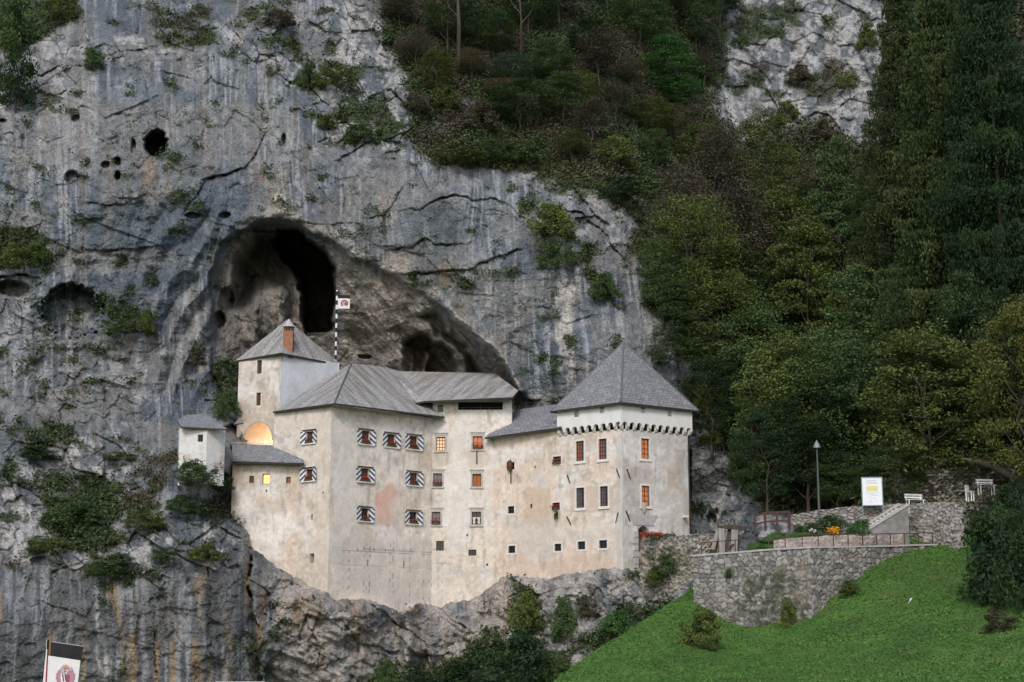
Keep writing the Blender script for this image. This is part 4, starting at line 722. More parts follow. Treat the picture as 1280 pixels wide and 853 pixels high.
    if style == 'people':
        cu_ = MB()
        for sx_ in (-1, 1):
            V = []
            for j in range(9):
                t = j / 8; zz_ = .1 - t * (h_ / 2 + .02); wd = .05 + .17 * (1 - abs(t - .15)) * (.6 + .4 * math.cos(t * 7)); xx = sx_ * .21; V += [(xx - wd, .13 + .01 * math.sin(j), zz_), (xx + wd, .13, zz_), (xx + wd, .15, zz_), (xx - wd, .15, zz_)]
            cu_.add(V, [(4 * j + a, 4 * j + (a + 1) % 4, 4 * j + 4 + (a + 1) % 4, 4 * j + 4 + a) for j in range(8) for a in range(4)])
        cu_.build('curtain', M['curtain'], win)
    if shut == 1:
        for sx_ in (-1, 1):
            sh_ = MB(); t_ = .05; x0 = w_ / 2 + .04; ww = .56; yin = -.03; yo = -.14
            # a leaf standing slightly open from the wall
            a = Vector((sx_ * x0, yin, 0)); b = Vector((sx_ * (x0 + ww), yo, 0)); d = (b - a).normalized(); nn = Vector((d.y, -d.x, 0)) 
            sh_.obox((a + b) / 2, d * (ww / 2), nn * .02, (0, 0, h_ / 2 + .04)); sh_.build('shutter', M['stripeL'] if sx_ < 0 else M['stripeR'], win)
    return win, org, rz, w_, h_
def foliage(n, sx, sy, sz, size, cols, seed, droop=0):
    r = np.random.default_rng(seed); V = []; Fs = []; mi = []
    P = r.normal(0, .45, (n, 3)) * [sx, sy, sz]; P[:, 0] = r.uniform(-1, 1, n) * sx
    for p in P:
        a, b = r.normal(size=3), r.normal(size=3); a /= np.linalg.norm(a); b = np.cross(a, b); b /= np.linalg.norm(b); s_ = size * r.uniform(.6, 1.2); i = len(V); V += [p - a * s_, p - b * s_ * .6, p + a * s_, p + b * s_ * .6]; Fs.append((i, i + 1, i + 2, i + 3))
    return V, Fs
def flower_box(org, rz, w_, h_, lab, seed, kind=1):
    t = thing('flower_box', tuple(org), lab, 'flower box', 'geranium boxes on the castle windows', rz)
    b = MB().box(-w_ / 2 + .02, w_ / 2 - .02, -.20, -.02, -h_ / 2 + .0, -h_ / 2 + .17); b.build('trough', M['wood'], t)
    V, Fs = foliage(46 if kind != 2 else 70, w_ * .42 * 1.1, .13, .14, .085, None, seed); V = [np.array(v) + [0, -.15, -h_ / 2 + .2] for v in V]; newmesh('leaves', V, Fs, M['boxleaf'], t)
    V, Fs = foliage({1: 44, 2: 14, 3: 60}[kind], w_ * .5 * 1.1, .15, .15, .075, None, seed + 50); V = [np.array(v) + [0, -.2, -h_ / 2 + .30] for v in V]; newmesh('flowers', V, Fs, M['geranium'], t)
    if kind == 3:
        V, Fs = foliage(120, .18, .1, .5, .08, None, seed + 9); V = [np.array(v) + [.1, -.18, -h_ / 2 - .45] for v in V]; newmesh('trailing_leaves', V, Fs, M['boxleaf'], t)
    return t
FLAB = {3: 'mostly green window box between striped shutters on the narrow left face, upper of two', 4: 'red geranium box between striped shutters on the narrow left face, lower of two', 5: 'red geranium box in the top row of striped shutters, nearest the wall corner', 6: 'red geranium box in the top row of striped shutters, middle of three', 7: 'red geranium box in the top row of striped shutters, rightmost of three', 8: 'red geranium box left of the faded pink fresco', 9: 'mostly leafy window box right of the faded pink fresco', 10: 'red geranium box on the lowest striped-shutter window near the corner', 11: 'red geranium box on the lowest striped-shutter window next to the plain windows',
 13: 'geranium box under the orange lit window beside the wing roof', 14: 'round red geranium clump under the middle grey-paned window', 16: 'red geranium box under the lowest grey-paned window of the centre wall', 22: 'red geraniums spilling from the small upper window of the gate tower side', 24: 'red geraniums with a long green trail on the small window beside the brown plaster patch'}
for i, (x, r) in enumerate(zip(WIN, wrect)):
    win, org, rz, w_, h_ = make_window(W[x[0]], r, x[5], x[6])
    if x[7]: flower_box(org, rz, w_, h_, FLAB[i], 400 + i, x[7])
    if x[5] == 'basket':
        t = thing('hanging_basket', tuple(org), 'brown wicker basket hanging at the small upper window next to the downpipe', 'basket'); t.rotation_euler.z = rz
        b = MB(); V = [(.30 * rr * math.cos(a * math.pi / 5), -.22 + .22 * rr * math.sin(a * math.pi / 5), zz_) for rr, zz_ in ((.7, -.42), (1, -.1), (.95, .25), (.5, .45)) for a in range(10)]
        b.add(V, [(j * 10 + a, j * 10 + (a + 1) % 10, (j + 1) * 10 + (a + 1) % 10, (j + 1) * 10 + a) for j in range(3) for a in range(10)] + [tuple(range(10)), tuple(range(30, 40))]); b.build('basket_body', M['sash'], t); MB().tube([(0, -.1, .4), (0, -.05, .62)], .02, 5).build('hook', M['iron'], t)
for x, r in zip(UW, uL.ops): make_window(uL, r, x[5], x[6])
# spouts under two windows
for px, y0, y1 in ((597, 563, 580), (640, 588, 604)):
    wl = fC if px < 610 else fT; u, za = wl.hit(px - 1, y0); _, zb = wl.hit(px - 1, y1); cpart(MB().tube([wl.at(u, za, .06), wl.at(u, zb, .06)], .07, 6).build('downspout', varied('rusty_pipe', (.12, .08, .06), (.2, .15, .12), 6)))
# gallery under the centre roof
g0, g1, gz0, gz1 = gal
gb = MB(); gb.add([fC.at(g0, gz0, -.37), fC.at(g1, gz0, -.37), fC.at(g1, gz1, -.37), fC.at(g0, gz1, -.37)], [(0, 1, 2, 3)]); cpart(gb.build('gallery_back', mat('gallery_painted_shade', (.012, .011, .01), .9)))  # near-black sheet stands in for the shade inside the gallery
gr = MB(); gr.bar(fC.at(g0, gz0 + .22, -.12), fC.at(g1, gz0 + .22, -.12), .05); 
for k in range(5): u = g0 + (g1 - g0) * (k + .5) / 5; gr.bar(fC.at(u, gz0, -.12), fC.at(u, gz0 + .22 if k != 2 else gz1, -.12), .05)
cpart(gr.build('gallery_railing', M['wood']))
# corner wedge between gallery wall and rock
# gate surround: rusticated blocks, flat arch, keystone crest, round arch spandrel
sg = MB(); ga, gb_, gzb, gzt = gate; cu = (ga + gb_) / 2; R_g = (gb_ - ga) / 2; zc = gzt - R_g * 1.2; arc = [(cu - R_g * math.cos(math.pi * k / 16), zc + R_g * 1.15 * math.sin(math.pi * k / 16)) for k in range(17)]; V = [fG.at(u, z, .02) for u, z in arc] + [fG.at(u, gzt + .01, .02) for u, z in arc]; sg.add(V, [(k, k + 1, 18 + k, 17 + k) for k in range(16)])
V = [fG.at(u, z, .02) for u, z in arc] + [fG.at(u, z, -.9) for u, z in arc]; sg.add(V, [(k + 1, k, 17 + k, 18 + k) for k in range(16)])
kb = 0; z = gzb - .2
while z < zc + .2:
    wd = .52 if kb % 2 == 0 else .40
    sg.obox(fG.at(ga - wd / 2 - .0, z + .27, .06), fG.d * wd / 2, fG.n * .07, (0, 0, .245)); sg.obox(fG.at(gb_ + wd / 2 + .0, z + .27, .06), fG.d * wd / 2, fG.n * .07, (0, 0, .245)); z += .54; kb += 1
zl = gzt + .06
sg.obox(fG.at(cu, zl + .0, .03), fG.d * (R_g + .5), fG.n * .04, (0, 0, .05))
for k in range(9):  # wedge stones of the flat arch, fanning out
    b0_, b1_ = [cu + (R_g + .45) * (2 * (k + q_) / 9 - 1) for q_ in (.03, .97)]; t0_, t1_ = [cu + (R_g + .95) * (2 * (k + q_) / 9 - 1) for q_ in (.03, .97)]; zt2 = zl + .82 + (.12 if k == 4 else 0)
    fr4 = [(b0_, zl + .06), (b1_, zl + .06), (t1_, zt2), (t0_, zt2)]; sg.add([fG.at(u, z, .045) for u, z in fr4] + [fG.at(u, z, -.02) for u, z in fr4], [(0, 1, 2, 3)] + [(i, (i + 1) % 4, 4 + (i + 1) % 4, 4 + i) for i in range(4)])
cpart(sg.build('gate_surround', M['grey_stone']))
kc = MB(); kc.add([fG.at(cu + a, zl + b, .2) for a, b in ((-.17, 1.75), (.17, 1.75), (.2, 1.3), (0, .95), (-.2, 1.3))] + [fG.at(cu + a, zl + b, .05) for a, b in ((-.2, 1.8), (.2, 1.8), (.24, 1.3), (0, .9), (-.24, 1.3))], [(0, 1, 2, 3, 4)] + [(k, (k + 1) % 5, 5 + (k + 1) % 5, 5 + k) for k in range(5)]); cpart(kc.build('crest', M['grey_stone']))
dr = MB(); dr.add([fG.at(ga, gzb - .3, -.95), fG.at(gb_, gzb - .3, -.95), fG.at(gb_, gzt, -.95), fG.at(ga, gzt, -.95)], [(0, 1, 2, 3)]); cpart(dr.build('gate_door', varied('gate_door_wood', (.16, .11, .07), (.26, .19, .13), 3, .8, .02, (4, 4, .4))))
for u, zb, zt_, wd in ((fG.hit(833, 660)[0], zof(833, 680, 132.5), zof(833, 653, 132.5), .33), (fG.hit(857.5, 660)[0], zof(857, 680, 133.5), zof(857, 654, 133.5), .42)):
    wd *= .5; V = [fG.at(u - wd, zb, .0), fG.at(u + wd, zb, .0), fG.at(u + wd, zb, .3), fG.at(u - wd, zb, .3), fG.at(u, zt_, .05)]; cpart(newmesh('spur_stone', V, [(0, 1, 4), (1, 2, 4), (2, 3, 4), (3, 0, 4)], M['grey_stone']))
# iron wall ties
for wl, x0, y0, x1, y1 in ((fT, 709.5, 594, 713, 604), (fT, 771, 586, 775, 597.5), (fT, 709, 646, 714, 655.5), (fT, 773, 641, 770, 654), (fG, 783, 586.5, 787.5, 599), (fG, 782, 638.5, 787, 652)):
    a = wl.hit(x0, y0); b = wl.hit(x1, y1); cpart(MB().bar(wl.at(a[0], a[1], .06), wl.at(b[0], b[1], .06), .07).build('iron_tie', M['iron']))
u, z = fG.hit(854, 646); cpart(MB().obox(fG.at(u, z, .3), fG.d * .13, fG.n * .25, (0, 0, .1)).build('lantern', M['white_trim']))
u, z = fG.hit(861, 600); cpart(MB().tube([fG.at(fG.L + .06, zof(861, 545, 133.9), .03), fG.at(fG.L + .06, zof(861, 674, 133.9), .03)], .08, 8).build('drainpipe', M['iron']))
# terrace parapet rail and little dormer hood left of the niche
tr = MB(); p0, p1 = UV3(283, 553.5, 137.0), UV3(375, 555.5, 136.3)
tr.bar(p0, p1, .05); 
for k in range(7): p = p0.lerp(p1, k / 6); tr.bar(p, p - Vector((0, 0, .5)), .04)
cpart(tr.build('terrace_railing', M['grey_stone']))
tb = MB(); q0, q1 = UV3(345, 536, 137.9), UV3(378, 556, 136.6)
# short stretch of wall between the niche tower and the left face, with a small round-headed door hood
fM = Wall((347, 560, 137.9), (374, 560, 135.6)); cpart(fM.build('wall', None, zof(360, 600, 136.5), zof(350, 515, 137.5), pl, M['plaster']))
u, z = fM.hit(366.5, 548); cpart(MB().obox(fM.at(u, z - .4, .15), fM.d * .32, fM.n * .2, (0, 0, .55)).build('chimney_stub', M['stone_trim']))
# small white house on the rock ledge
hw = Wall((224, 560, 131.5), (258, 560, 130.8)); hx = Wall((258, 560, 130.8), (281, 560, 132.2)); hl = Wall((222.5, 560, 133.5), (224, 560, 131.5))
hO = UV3(250, 575, 132); house = thing('white_house', tuple(hO), 'small whitewashed house with grey roof perched on the rock left of the castle', 'house')
def hpart(o): o.parent = house; o.matrix_parent_inverse = Matrix.Translation(-Vector(hO)); return o
def whh(px, py, u, z):
    c = np.zeros(px.shape + (3,)) + np.array([.64, .635, .62]); m = ss(.1, .5, fbm(px / 9, py / 8, None, 4, 311)) * ss(545, 575, py); c = c * (1 - m[..., None] * .8) + np.array([.42, .36, .30]) * m[..., None] * .8; return c, np.zeros_like(px)
hr = hw.rect(250.5, 548, 6.5, 9); hw.ops.append(hr); zb, zt_ = zof(250, 606, 131), zof(250, 534.5, 131)
for wl in (hw, hx, hl): hpart(wl.build('wall', None, zb, zt_, whh, M['plaster'], depth=.3, thick=.3))
hwin = MB(); hwin.box(-.02, .02, -.02, .02, -.28, .28); hwin.box(-.21, .21, -.02, .02, -.02, .02); o = hwin.build('window', M['eave_wood']); P = hw.at((hr[0] + hr[1]) / 2, (hr[2] + hr[3]) / 2, -.12); o.location = P - Vector(hO); o.parent = house; o.rotation_euler.z = math.atan2(hw.d.y, hw.d.x); MB().box(-.25, .25, .03, .05, -.35, .35).build('pane', M['dark_glass'], o)
pts = [UV3(226.5, 533.5, 130.6), UV3(284, 536.5, 130.6), UV3(258, 517, 134.5), UV3(234, 518.5, 134.5)]; hpart(slab('roof', pts, M['shingle_dark'], .12)); hpart(slab('roof', [UV3(221.5, 525.5, 133.6), UV3(226.5, 533.7, 130.6), UV3(234, 518.4, 134.5)], M['shingle_dark'], .1))
hpart(MB().bar(UV3(281, 553, 131.6), UV3(289, 554, 133.5), .07).build('rail', M['grey_stone']))
# small shed roof in the rock notch
sr = thing('lean_to_roof', UV3(299, 529, 138.5), 'small grey lean-to roof wedged against rock beside the upper tower', 'roof'); pts = [UV3(292, 530.5, 137.6), UV3(304, 529, 138.3), UV3(303, 525.5, 139.5), UV3(296, 526.5, 139.5)]; o = slab('roof_boards', [p - UV3(299, 529, 138.5) for p in pts], M['shingle_dark'], .1); o.parent = sr
# masonry screen in the cave mouth
def msn(cell=.45, tones=((.26, .24, .22), (.46, .42, .38)), mortar=(.16, .15, .14), rel=.05, green=0, warm=0, wild=.5):
    def fn(px, py, u, z):
        f1, f2, r = worley((u + .1 * vn(u / .5, z / .5, s=7)) / cell, z / (cell * .72), 401); e = ss(.04, .16, f2 - f1)
        t = r[..., None]; c = np.array(tones[0]) * (1 - t) + np.array(tones[1]) * t; c = c * e[..., None] + np.array(mortar) * (1 - e[..., None])
        m = .7 * ss(.0, .5, fbm(px / 16, py / 12, None, 4, 402)); c = c * (1 - .45 * m[..., None]) + np.array([.13, .12, .105]) * .45 * m[..., None]
        if green != 0:
            for poly, a in green: g_ = a * ss(-5, 5, sdpoly(px + 6 * vn(px / 8, py / 8, s=9), py + 6 * vn(px / 8, py / 8, s=10), poly)) * ss(-.4, .2, fbm(px / 6, py / 5, None, 3, 403)); c = c * (1 - g_[..., None]) + np.array([.05, .065, .03]) * g_[..., None]
        w_ = ss(.1, .5, fbm(px / 20, py / 14, None, 3, 404)) * warm; c = c * (1 - w_[..., None]) + np.array([.40, .33, .27]) * w_[..., None]
        return c, rel * (e - .5) + rel * .8 * (r - .5)
    return fn
cs = Wall((384, 420, 160), (424, 420, 160)); cb_ = thing('cave_wall', tuple(UV3(404, 440, 160)), 'low ruined masonry wall with small arch closing the mouth of the dark cave', 'wall')
o = cs.build('masonry', None, zof(404, 450, 160), zof(404, 416, 160), msn(.4, warm=.5), M['masonry'], step=.12, disp=.05); o.parent = cb_; o.matrix_parent_inverse = Matrix.Translation(-UV3(404, 440, 160))
a_ = MB().tube([UV3(407 + 10 * math.cos(math.pi * k / 10), 440 - 11 * math.sin(math.pi * k / 10), 159.6) - UV3(404, 440, 160) for k in range(11)], .22, 6).build('arch', M['sash'], cb_)
# flagpole and flag
fp = UV3(419.5, 450, 146.5); fo = thing('flagpole', tuple(fp), 'thin black and white banded flagpole behind the upper tower roof', 'flagpole')
top = UV3(421, 363, 146.5); H = top.z - fp.z; m_ = mat('banded_paint', (.7, .7, .7), .5); b_ = m_.node_tree.nodes['Principled BSDF']; tc = nd(m_, 'ShaderNodeTexCoord'); sx_ = nd(m_, 'ShaderNodeSeparateXYZ'); lk(m_, tc.outputs['Object'], sx_.inputs[0]); f_ = nd(m_, 'ShaderNodeMath', operation='MULTIPLY'); f_.inputs[1].default_value = 1.15; lk(m_, sx_.outputs[2], f_.inputs[0]); g_ = nd(m_, 'ShaderNodeMath', operation='FRACT'); lk(m_, f_.outputs[0], g_.inputs[0]); h_ = nd(m_, 'ShaderNodeMath', operation='GREATER_THAN'); h_.inputs[1].default_value = .5; lk(m_, g_.outputs[0], h_.inputs[0]); mx = nd(m_, 'ShaderNodeMix', data_type='RGBA'); lk(m_, h_.outputs[0], mx.inputs['Factor']); mx.inputs['A'].default_value = (.02, .02, .025, 1); mx.inputs['B'].default_value = (.75, .75, .75, 1); lk(m_, mx.outputs['Result'], b_.inputs['Base Color'])
MB().tube([(0, 0, -3), (0, 0, H)], .10, 8).build('pole', m_, fo)
M['cloth_white'] = varied('white_cloth', (.66, .66, .66), (.75, .75, .75), 3); M['cloth_black'] = varied('black_cloth', (.018, .017, .02), (.035, .033, .036), 3); M['crest_red'] = mat('crest_red', (.32, .07, .10), .8); M['crest_pink'] = mat('crest_pink', (.42, .22, .27), .8); M['crest_dark'] = mat('crest_dark', (.05, .04, .07), .8); M['crest_gold'] = mat('crest_gold', (.50, .33, .10), .8)
def cloth(name, par, x0, x1, z0, z1, mt, dz=0.0, amp=.05, y=0.0):
    n = 14; V = []; 
    for i in range(n + 1):
        t = i / n; x = x0 + (x1 - x0) * t; yy = y + amp * math.sin(t * 7) * t
        for z in (z0, z1): V += [(x, yy - .012, z + dz * t), (x, yy + .012, z + dz * t)]
    Fs = []
    for i in range(n):
        b = 4 * i; Fs += [(b, b + 4, b + 6, b + 2), (b + 1, b + 3, b + 7, b + 5), (b + 2, b + 6, b + 7, b + 3), (b, b + 1, b + 5, b + 4)]
    Fs += [(0, 2, 3, 1), (4 * n, 4 * n + 1, 4 * n + 3, 4 * n + 2)]; return newmesh(name, V, Fs, mt, par)
fgo = thing('flag', (fp.x, fp.y, top.z), 'white flag with black upper band and small red crest flying from the banded pole', 'flag')
cloth('white_cloth', fgo, .1, 1.22, -1.75, -.78, M['cloth_white'], -.03); cloth('black_band', fgo, .1, 1.25, -.78, -.45, M['cloth_black'], -.03)
def crest(par, cx, cz, s, y, gold=True):
    """shield with diagonal bars between curling mantling, crown above"""
    def disc(mb, x, z, rx, rz_, m=0, n=12, yy=0): mb.add([(cx + (x + rx * math.cos(a * 2 * math.pi / n)) * s, y - yy, cz + (z + rz_ * math.sin(a * 2 * math.pi / n)) * s) for a in range(n)], [tuple(range(n))])
    mt = MB(); r = random.Random(3)
    for k in range(11):
        a = math.radians(-125 + 25 * k); disc(mt, .42 * math.sin(a) * 1.0, .44 * math.cos(a) * .95 - .02, .15, .13, yy=.004 + .001 * (k % 3))
    mt.build('mantling', M['crest_pink'] if gold else M['crest_red'], par)
    sd_ = MB(); sd_.add([(cx + a * s, y - .012, cz + b * s) for a, b in ((-.26, .2), (.24, .14), (.26, -.1), (.06, -.46), (-.2, -.36), (-.28, -.1))], [(0, 1, 2, 3, 4, 5)]); sd_.build('shield', M['cloth_white'], par)
    br_ = MB()
    for k in range(3): x = -.2 + .14 * k; br_.add([(cx + (x + a) * s, y - .016, cz + b * s) for a, b in ((0, .17), (.07, .16), (.16, -.30 - .0), (.09, -.30))], [(0, 1, 2, 3)])
    br_.build('shield_bars', M['crest_dark'], par)
    hb = MB(); hb.add([(cx + a * s, y - .018, cz + b * s) for a, b in ((.05, .1), (.24, .12), (.26, -.1), (.08, -.4))], [(0, 1, 2, 3)]); hb.build('shield_field', M['crest_red'], par)
    if gold:
        cr = MB(); cr.add([(cx + a * s, y - .02, cz + b * s) for a, b in ((-.13, .5), (.11, .47), (.15, .68), (.06, .58), (0, .72), (-.06, .6), (-.15, .7))], [(0, 1, 3), (1, 2, 3), (0, 3, 5), (3, 4, 5), (0, 5, 6)]); cr.build('crown', M['crest_gold'], par)
        hm_ = MB(); disc(hm_, -.17, .3, .11, .10, yy=.018); disc(hm_, .12, .3, .09, .1, yy=.018); disc(hm_, -.2, .5, .07, .1, yy=.01); disc(hm_, .3, .42, .08, .12, yy=.012); hm_.build('helmets', M['crest_dark'] if 0 else M['stone_trim'], par)
crest(fgo, .72, -1.26, .62, -.06, False)
# banner at the lower left, near the viewer
bO = UV3(51.5, 940, 40); bt = UV3(52, 800, 40); bn = thing('banner_pole', tuple(bO), 'slim red and white banner pole with dark brass tip at lower left', 'pole')
MB().tube([(0, 0, -.5), (0, 0, bt.z - bO.z)], .018, 8, 0).tube([(.03, -.01, -.5), (.03, -.01, bt.z - bO.z - .1)], .015, 6, 1).build('pole', [M['cloth_white'], mat('pole_red', (.3, .02, .03))], bn)
MB().box(.0, .05, -.03, .03, bt.z - bO.z - .22, bt.z - bO.z).box(.055, .1, -.02, .02, bt.z - bO.z - .36, bt.z - bO.z + .02, 1).build('finial', [mat('black_bracket', (.015, .013, .012)), mat('brass', (.20, .13, .05), .4, .5, .6)], bn)
bf = thing('banner', (bt.x, 40, bt.z), 'white hanging banner with black top and pink crest under a gold crown at lower left', 'banner')
px2m = 40 / 2000 * 1.0; bl = MB()
def bq(pts, name, mt, par, y=0.0):
    P = [UV3(a, b, 40 + y) - Vector((bt.x, 40, bt.z)) for a, b in pts]; V = P + [p + Vector((0, .02, 0)) for p in P]; n = len(P); return newmesh(name, V, [tuple(range(n)), tuple(range(2 * n - 1, n - 1, -1))] + [(i, (i + 1) % n, n + (i + 1) % n, n + i) for i in range(n)], mt, par)
bq([(58.5, 801.5), (104.5, 808.3), (101, 825.5), (57.5, 819)], 'black_band', M['cloth_black'], bf); bq([(57, 819.2), (100.5, 825.8), (94, 880), (89, 930), (48, 925), (52, 870)], 'white_cloth', M['cloth_white'], bf)
bq([(58.5, 801), (104.7, 807.7), (104.5, 808.6), (58.4, 802)], 'hem', mat('hem_grey', (.35, .33, .36)), bf, -.01)
c0 = UV3(82, 845.5, 40) - Vector((bt.x, 40, bt.z)); crest(bf, c0.x, c0.z, .42, -.02, True)
# ------------------------------------------------------------------ lawn in front of the bastion
GT = TPS([(600,960,62),(1000,960,58),(1420,960,48),(690,853,101),(850,853,97),(1050,853,88),(1280,853,77),(1420,853,68),(780,793,112),(930,787,115.6),(1014,777,111.8),(868,757,118.3),(868,731,124),(940,750,122),(1068,730,115.0),(1121,699,117.2),(1167,684,119.2),(1205,704,115),(1240,745,104),(1280,750,100),(1420,700,92),(1180,760,103),(1180,720,111),(1060,800,102),(930,820,107),(1100,680,119),(1190,672,120.5),(1280,680,108),(1000,720,119)], 1e-4)
crest_line = [(960, 540), (853, 690), (820, 737), (793, 780), (765, 822), (745, 851), (731, 869), (712, 930), (690, 1050), (664, 1130), (655, 1160)]
gy = np.concatenate([np.arange(660, 862, 1.6), np.arange(866, 962, 6)]); cy = np.array([c[0] for c in crest_line[::-1]]); cx_ = np.array([c[1] for c in crest_line[::-1]])
gx0 = np.interp(gy, cy, cx_) + 2.0 * vn(gy / 12, gy * 0, s=500); nn_ = 420; tt = np.linspace(0, 1, nn_) ** 1.15
GX = gx0[:, None] + (1430 - gx0[:, None]) * tt[None]; GYm = np.broadcast_to(gy[:, None], GX.shape); GYd = GT(GX, GYm)
Pg = U(GX, GYm, GYd); bump = .22 * fbm(Pg[..., 0] / 2.2, Pg[..., 1] / 2.6, None, 5, 501, .6) + .35 * vn(Pg[..., 0] / 7, Pg[..., 1] / 9, s=503); Pg[..., 2] += bump * np.clip(tt[None] * 14, .25, 1)
ex = [Pg]; e1_ = Pg[:, :1] + np.array([-1.2, 1.5, -1.2]); e2_ = Pg[:, :1] + np.array([-5, 6, -8]); Pg = np.concatenate([e2_, e1_, Pg], 1)
gn = fbm(Pg[..., 0] / 1.6, Pg[..., 1] / 2.0, None, 5, 511, .65); gn2 = vn(Pg[..., 0] / 6, Pg[..., 1] / 8, s=512)
GC = np.zeros(Pg.shape) + np.array([.06, .145, .026]); f_ = ss(-.3, .4, gn)[..., None]; GC = GC * (1 - f_) + np.array([.095, .195, .04]) * f_; f_ = ss(.1, .6, gn2)[..., None] * .6; GC = GC * (1 - f_) + np.array([.105, .19, .045]) * f_; f_ = ss(.15, .6, vn(Pg[..., 0] / 3.1, Pg[..., 1] / 3.6, s=514))[..., None] * .55; GC = GC * (1 - f_) + np.array([.05, .105, .025]) * f_; f_ = ss(.3, .6, fbm(Pg[..., 0] / .9, Pg[..., 1] / .9, None, 3, 513))[..., None] * .6; GC = GC * (1 - f_) + np.array([.13, .15, .065]) * f_
ny, nx = Pg.shape[:2]; id_ = np.arange(ny * nx).reshape(ny, nx); gq = np.stack([id_[:-1, :-1], id_[1:, :-1], id_[1:, 1:], id_[:-1, 1:]], -1).reshape(-1, 4)
props(newmesh('lawn', Pg.reshape(-1, 3), gq, M['grass'], None, GC.reshape(-1, 3), smooth=True), kind='structure')
# grass tufts on it
r = np.random.default_rng(5); n = 130000; ii = r.integers(0, ny - 1, n); jj = r.integers(2, nx - 1, n); P0 = Pg[ii, jj] + r.normal(0, .12, (n, 3)) * [1, 1, 0]
vis = (P0[:, 1] < 125) & (P0[:, 1] > 60); P0 = P0[vis]; n = len(P0)
a = r.uniform(0, 6.28, n); hgt = r.uniform(.02, .065, n) * (1 + .8 * (vn(P0[:, 0] / 1.7, P0[:, 1] / 1.7, s=9) > .25)); wv = np.stack([np.cos(a), np.sin(a), 0 * a], -1) * r.uniform(.025, .07, (n, 1)); tip = np.stack([r.normal(0, .06, n), r.normal(0, .06, n), hgt], -1)
V = np.stack([P0 - wv, P0 + wv, P0 + tip + wv * .5, P0 + tip - wv * .3], 1).reshape(-1, 3); gc = np.array([.07, .155, .031]) + r.uniform(0, 1, (n, 1)) * np.array([.035, .055, .018]); gc[r.random(n) < .02] = (.12, .14, .06)
props(newmesh('grass', V, np.arange(4 * n).reshape(-1, 4), M['leafcol'], None, np.repeat(gc, 4, 0)), 'short rough green grass covering the steep lawn below the stone bastion', 'grass', None, 'stuff')
# ------------------------------------------------------------------ stone walls
def stonewall(name, lab, pts, paint, step=.085, disp=.05, coping=None, cop_w=.5, group=None, thick=.9):
    """pts: (px, ytop, ybottom, Y) left to right; a wall of flat-ish runs with rising top, real relief"""
    org = UV3(pts[0][0], pts[0][2], pts[0][3]); t = thing(name, tuple(org), lab, 'wall', group)
    top = np.array([U(p[0], p[1], p[3]) for p in pts]); bot = np.array([U(p[0], p[2], p[3]) for p in pts])
    seg = np.r_[0, np.cumsum(np.hypot(*(np.diff(top[:, :2], axis=0)).T))]; L = seg[-1]; u = np.linspace(0, L, max(3, int(L / step))); nz = max(4, int((top[:, 2] - bot[:, 2]).max() / step))
    tx, ty, tz, bz = [np.interp(u, seg, a) for a in (top[:, 0], top[:, 1], top[:, 2], bot[:, 2])]
    v = np.linspace(0, 1, nz)[:, None]; Z = bz[None] * (1 - v) + tz[None] * v; X = np.broadcast_to(tx, Z.shape); Yy = np.broadcast_to(ty, Z.shape)
    dx, dy = np.gradient(tx), np.gradient(ty); l = np.hypot(dx, dy); nrm = np.stack([dy / l, -dx / l, 0 * l], -1)
    P = np.stack([X, Yy, Z], -1).copy(); P[..., 2] += (.07 * vn(u / .8, u * 0, s=33))[None] * v; px, py = PR(P); c, dd = paint(px, py, np.broadcast_to(u, Z.shape), Z); P = P + (dd * (disp / .05) + .06 * fbm(u[None] / 1.5 + 0 * Z, Z / 1.5, None, 3, 77))[..., None] * nrm[None]
    # top surface, back
    back = P[-1:] - nrm[None] * thick + np.array([0, 0, -.02]); bb = back - np.array([0, 0, 2.5]); mid_ = (P[-1:] + back) / 2 + np.array([0, 0, .05]); P = np.concatenate([P, mid_, back, bb], 0); c = np.concatenate([c, c[-1:] * 1.15, c[-1:] * 1.1, c[-1:]], 0)
    ny, nx = P.shape[:2]; id_ = np.arange(ny * nx).reshape(ny, nx); qq = np.stack([id_[:-1, :-1], id_[:-1, 1:], id_[1:, 1:], id_[1:, :-1]], -1).reshape(-1, 4)
    newmesh('masonry', P.reshape(-1, 3) - np.array(org), qq, M['masonry'], t, c.reshape(-1, 3))
    if coping:
        cp = MB(); 
        for i in range(len(u) // 6): 
            a_ = i * 6; b_ = min(a_ + 6, len(u) - 1); p, q_ = Vector((tx[a_], ty[a_], tz[a_] + .06)), Vector((tx[b_], ty[b_], tz[b_] + .06)); nv = Vector(nrm[a_]); cp.bar(p - nv * (cop_w / 2 - .08) - Vector(org), q_ - nv * (cop_w / 2 - .08) - Vector(org), cop_w, .12)
        cp.build('coping', coping, t)
    return t
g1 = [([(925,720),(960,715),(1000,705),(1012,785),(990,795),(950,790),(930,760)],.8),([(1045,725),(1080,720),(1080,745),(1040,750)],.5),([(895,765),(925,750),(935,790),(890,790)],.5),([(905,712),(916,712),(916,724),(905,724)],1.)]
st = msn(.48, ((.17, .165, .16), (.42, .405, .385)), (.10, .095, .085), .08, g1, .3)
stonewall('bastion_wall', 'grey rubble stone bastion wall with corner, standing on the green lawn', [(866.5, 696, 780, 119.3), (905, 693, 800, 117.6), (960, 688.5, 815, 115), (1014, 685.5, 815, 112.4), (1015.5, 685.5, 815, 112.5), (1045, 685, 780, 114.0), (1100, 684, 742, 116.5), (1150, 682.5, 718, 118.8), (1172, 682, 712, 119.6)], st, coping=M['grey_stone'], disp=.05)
g2 = [([(805,690),(840,682),(866,690),(860,715),(815,720)],.9),([(800,735),(840,735),(830,760),(800,765)],.5)]
st2 = msn(.26, ((.22, .21, .185), (.46, .43, .38)), (.13, .125, .10), .10, g2, .5)
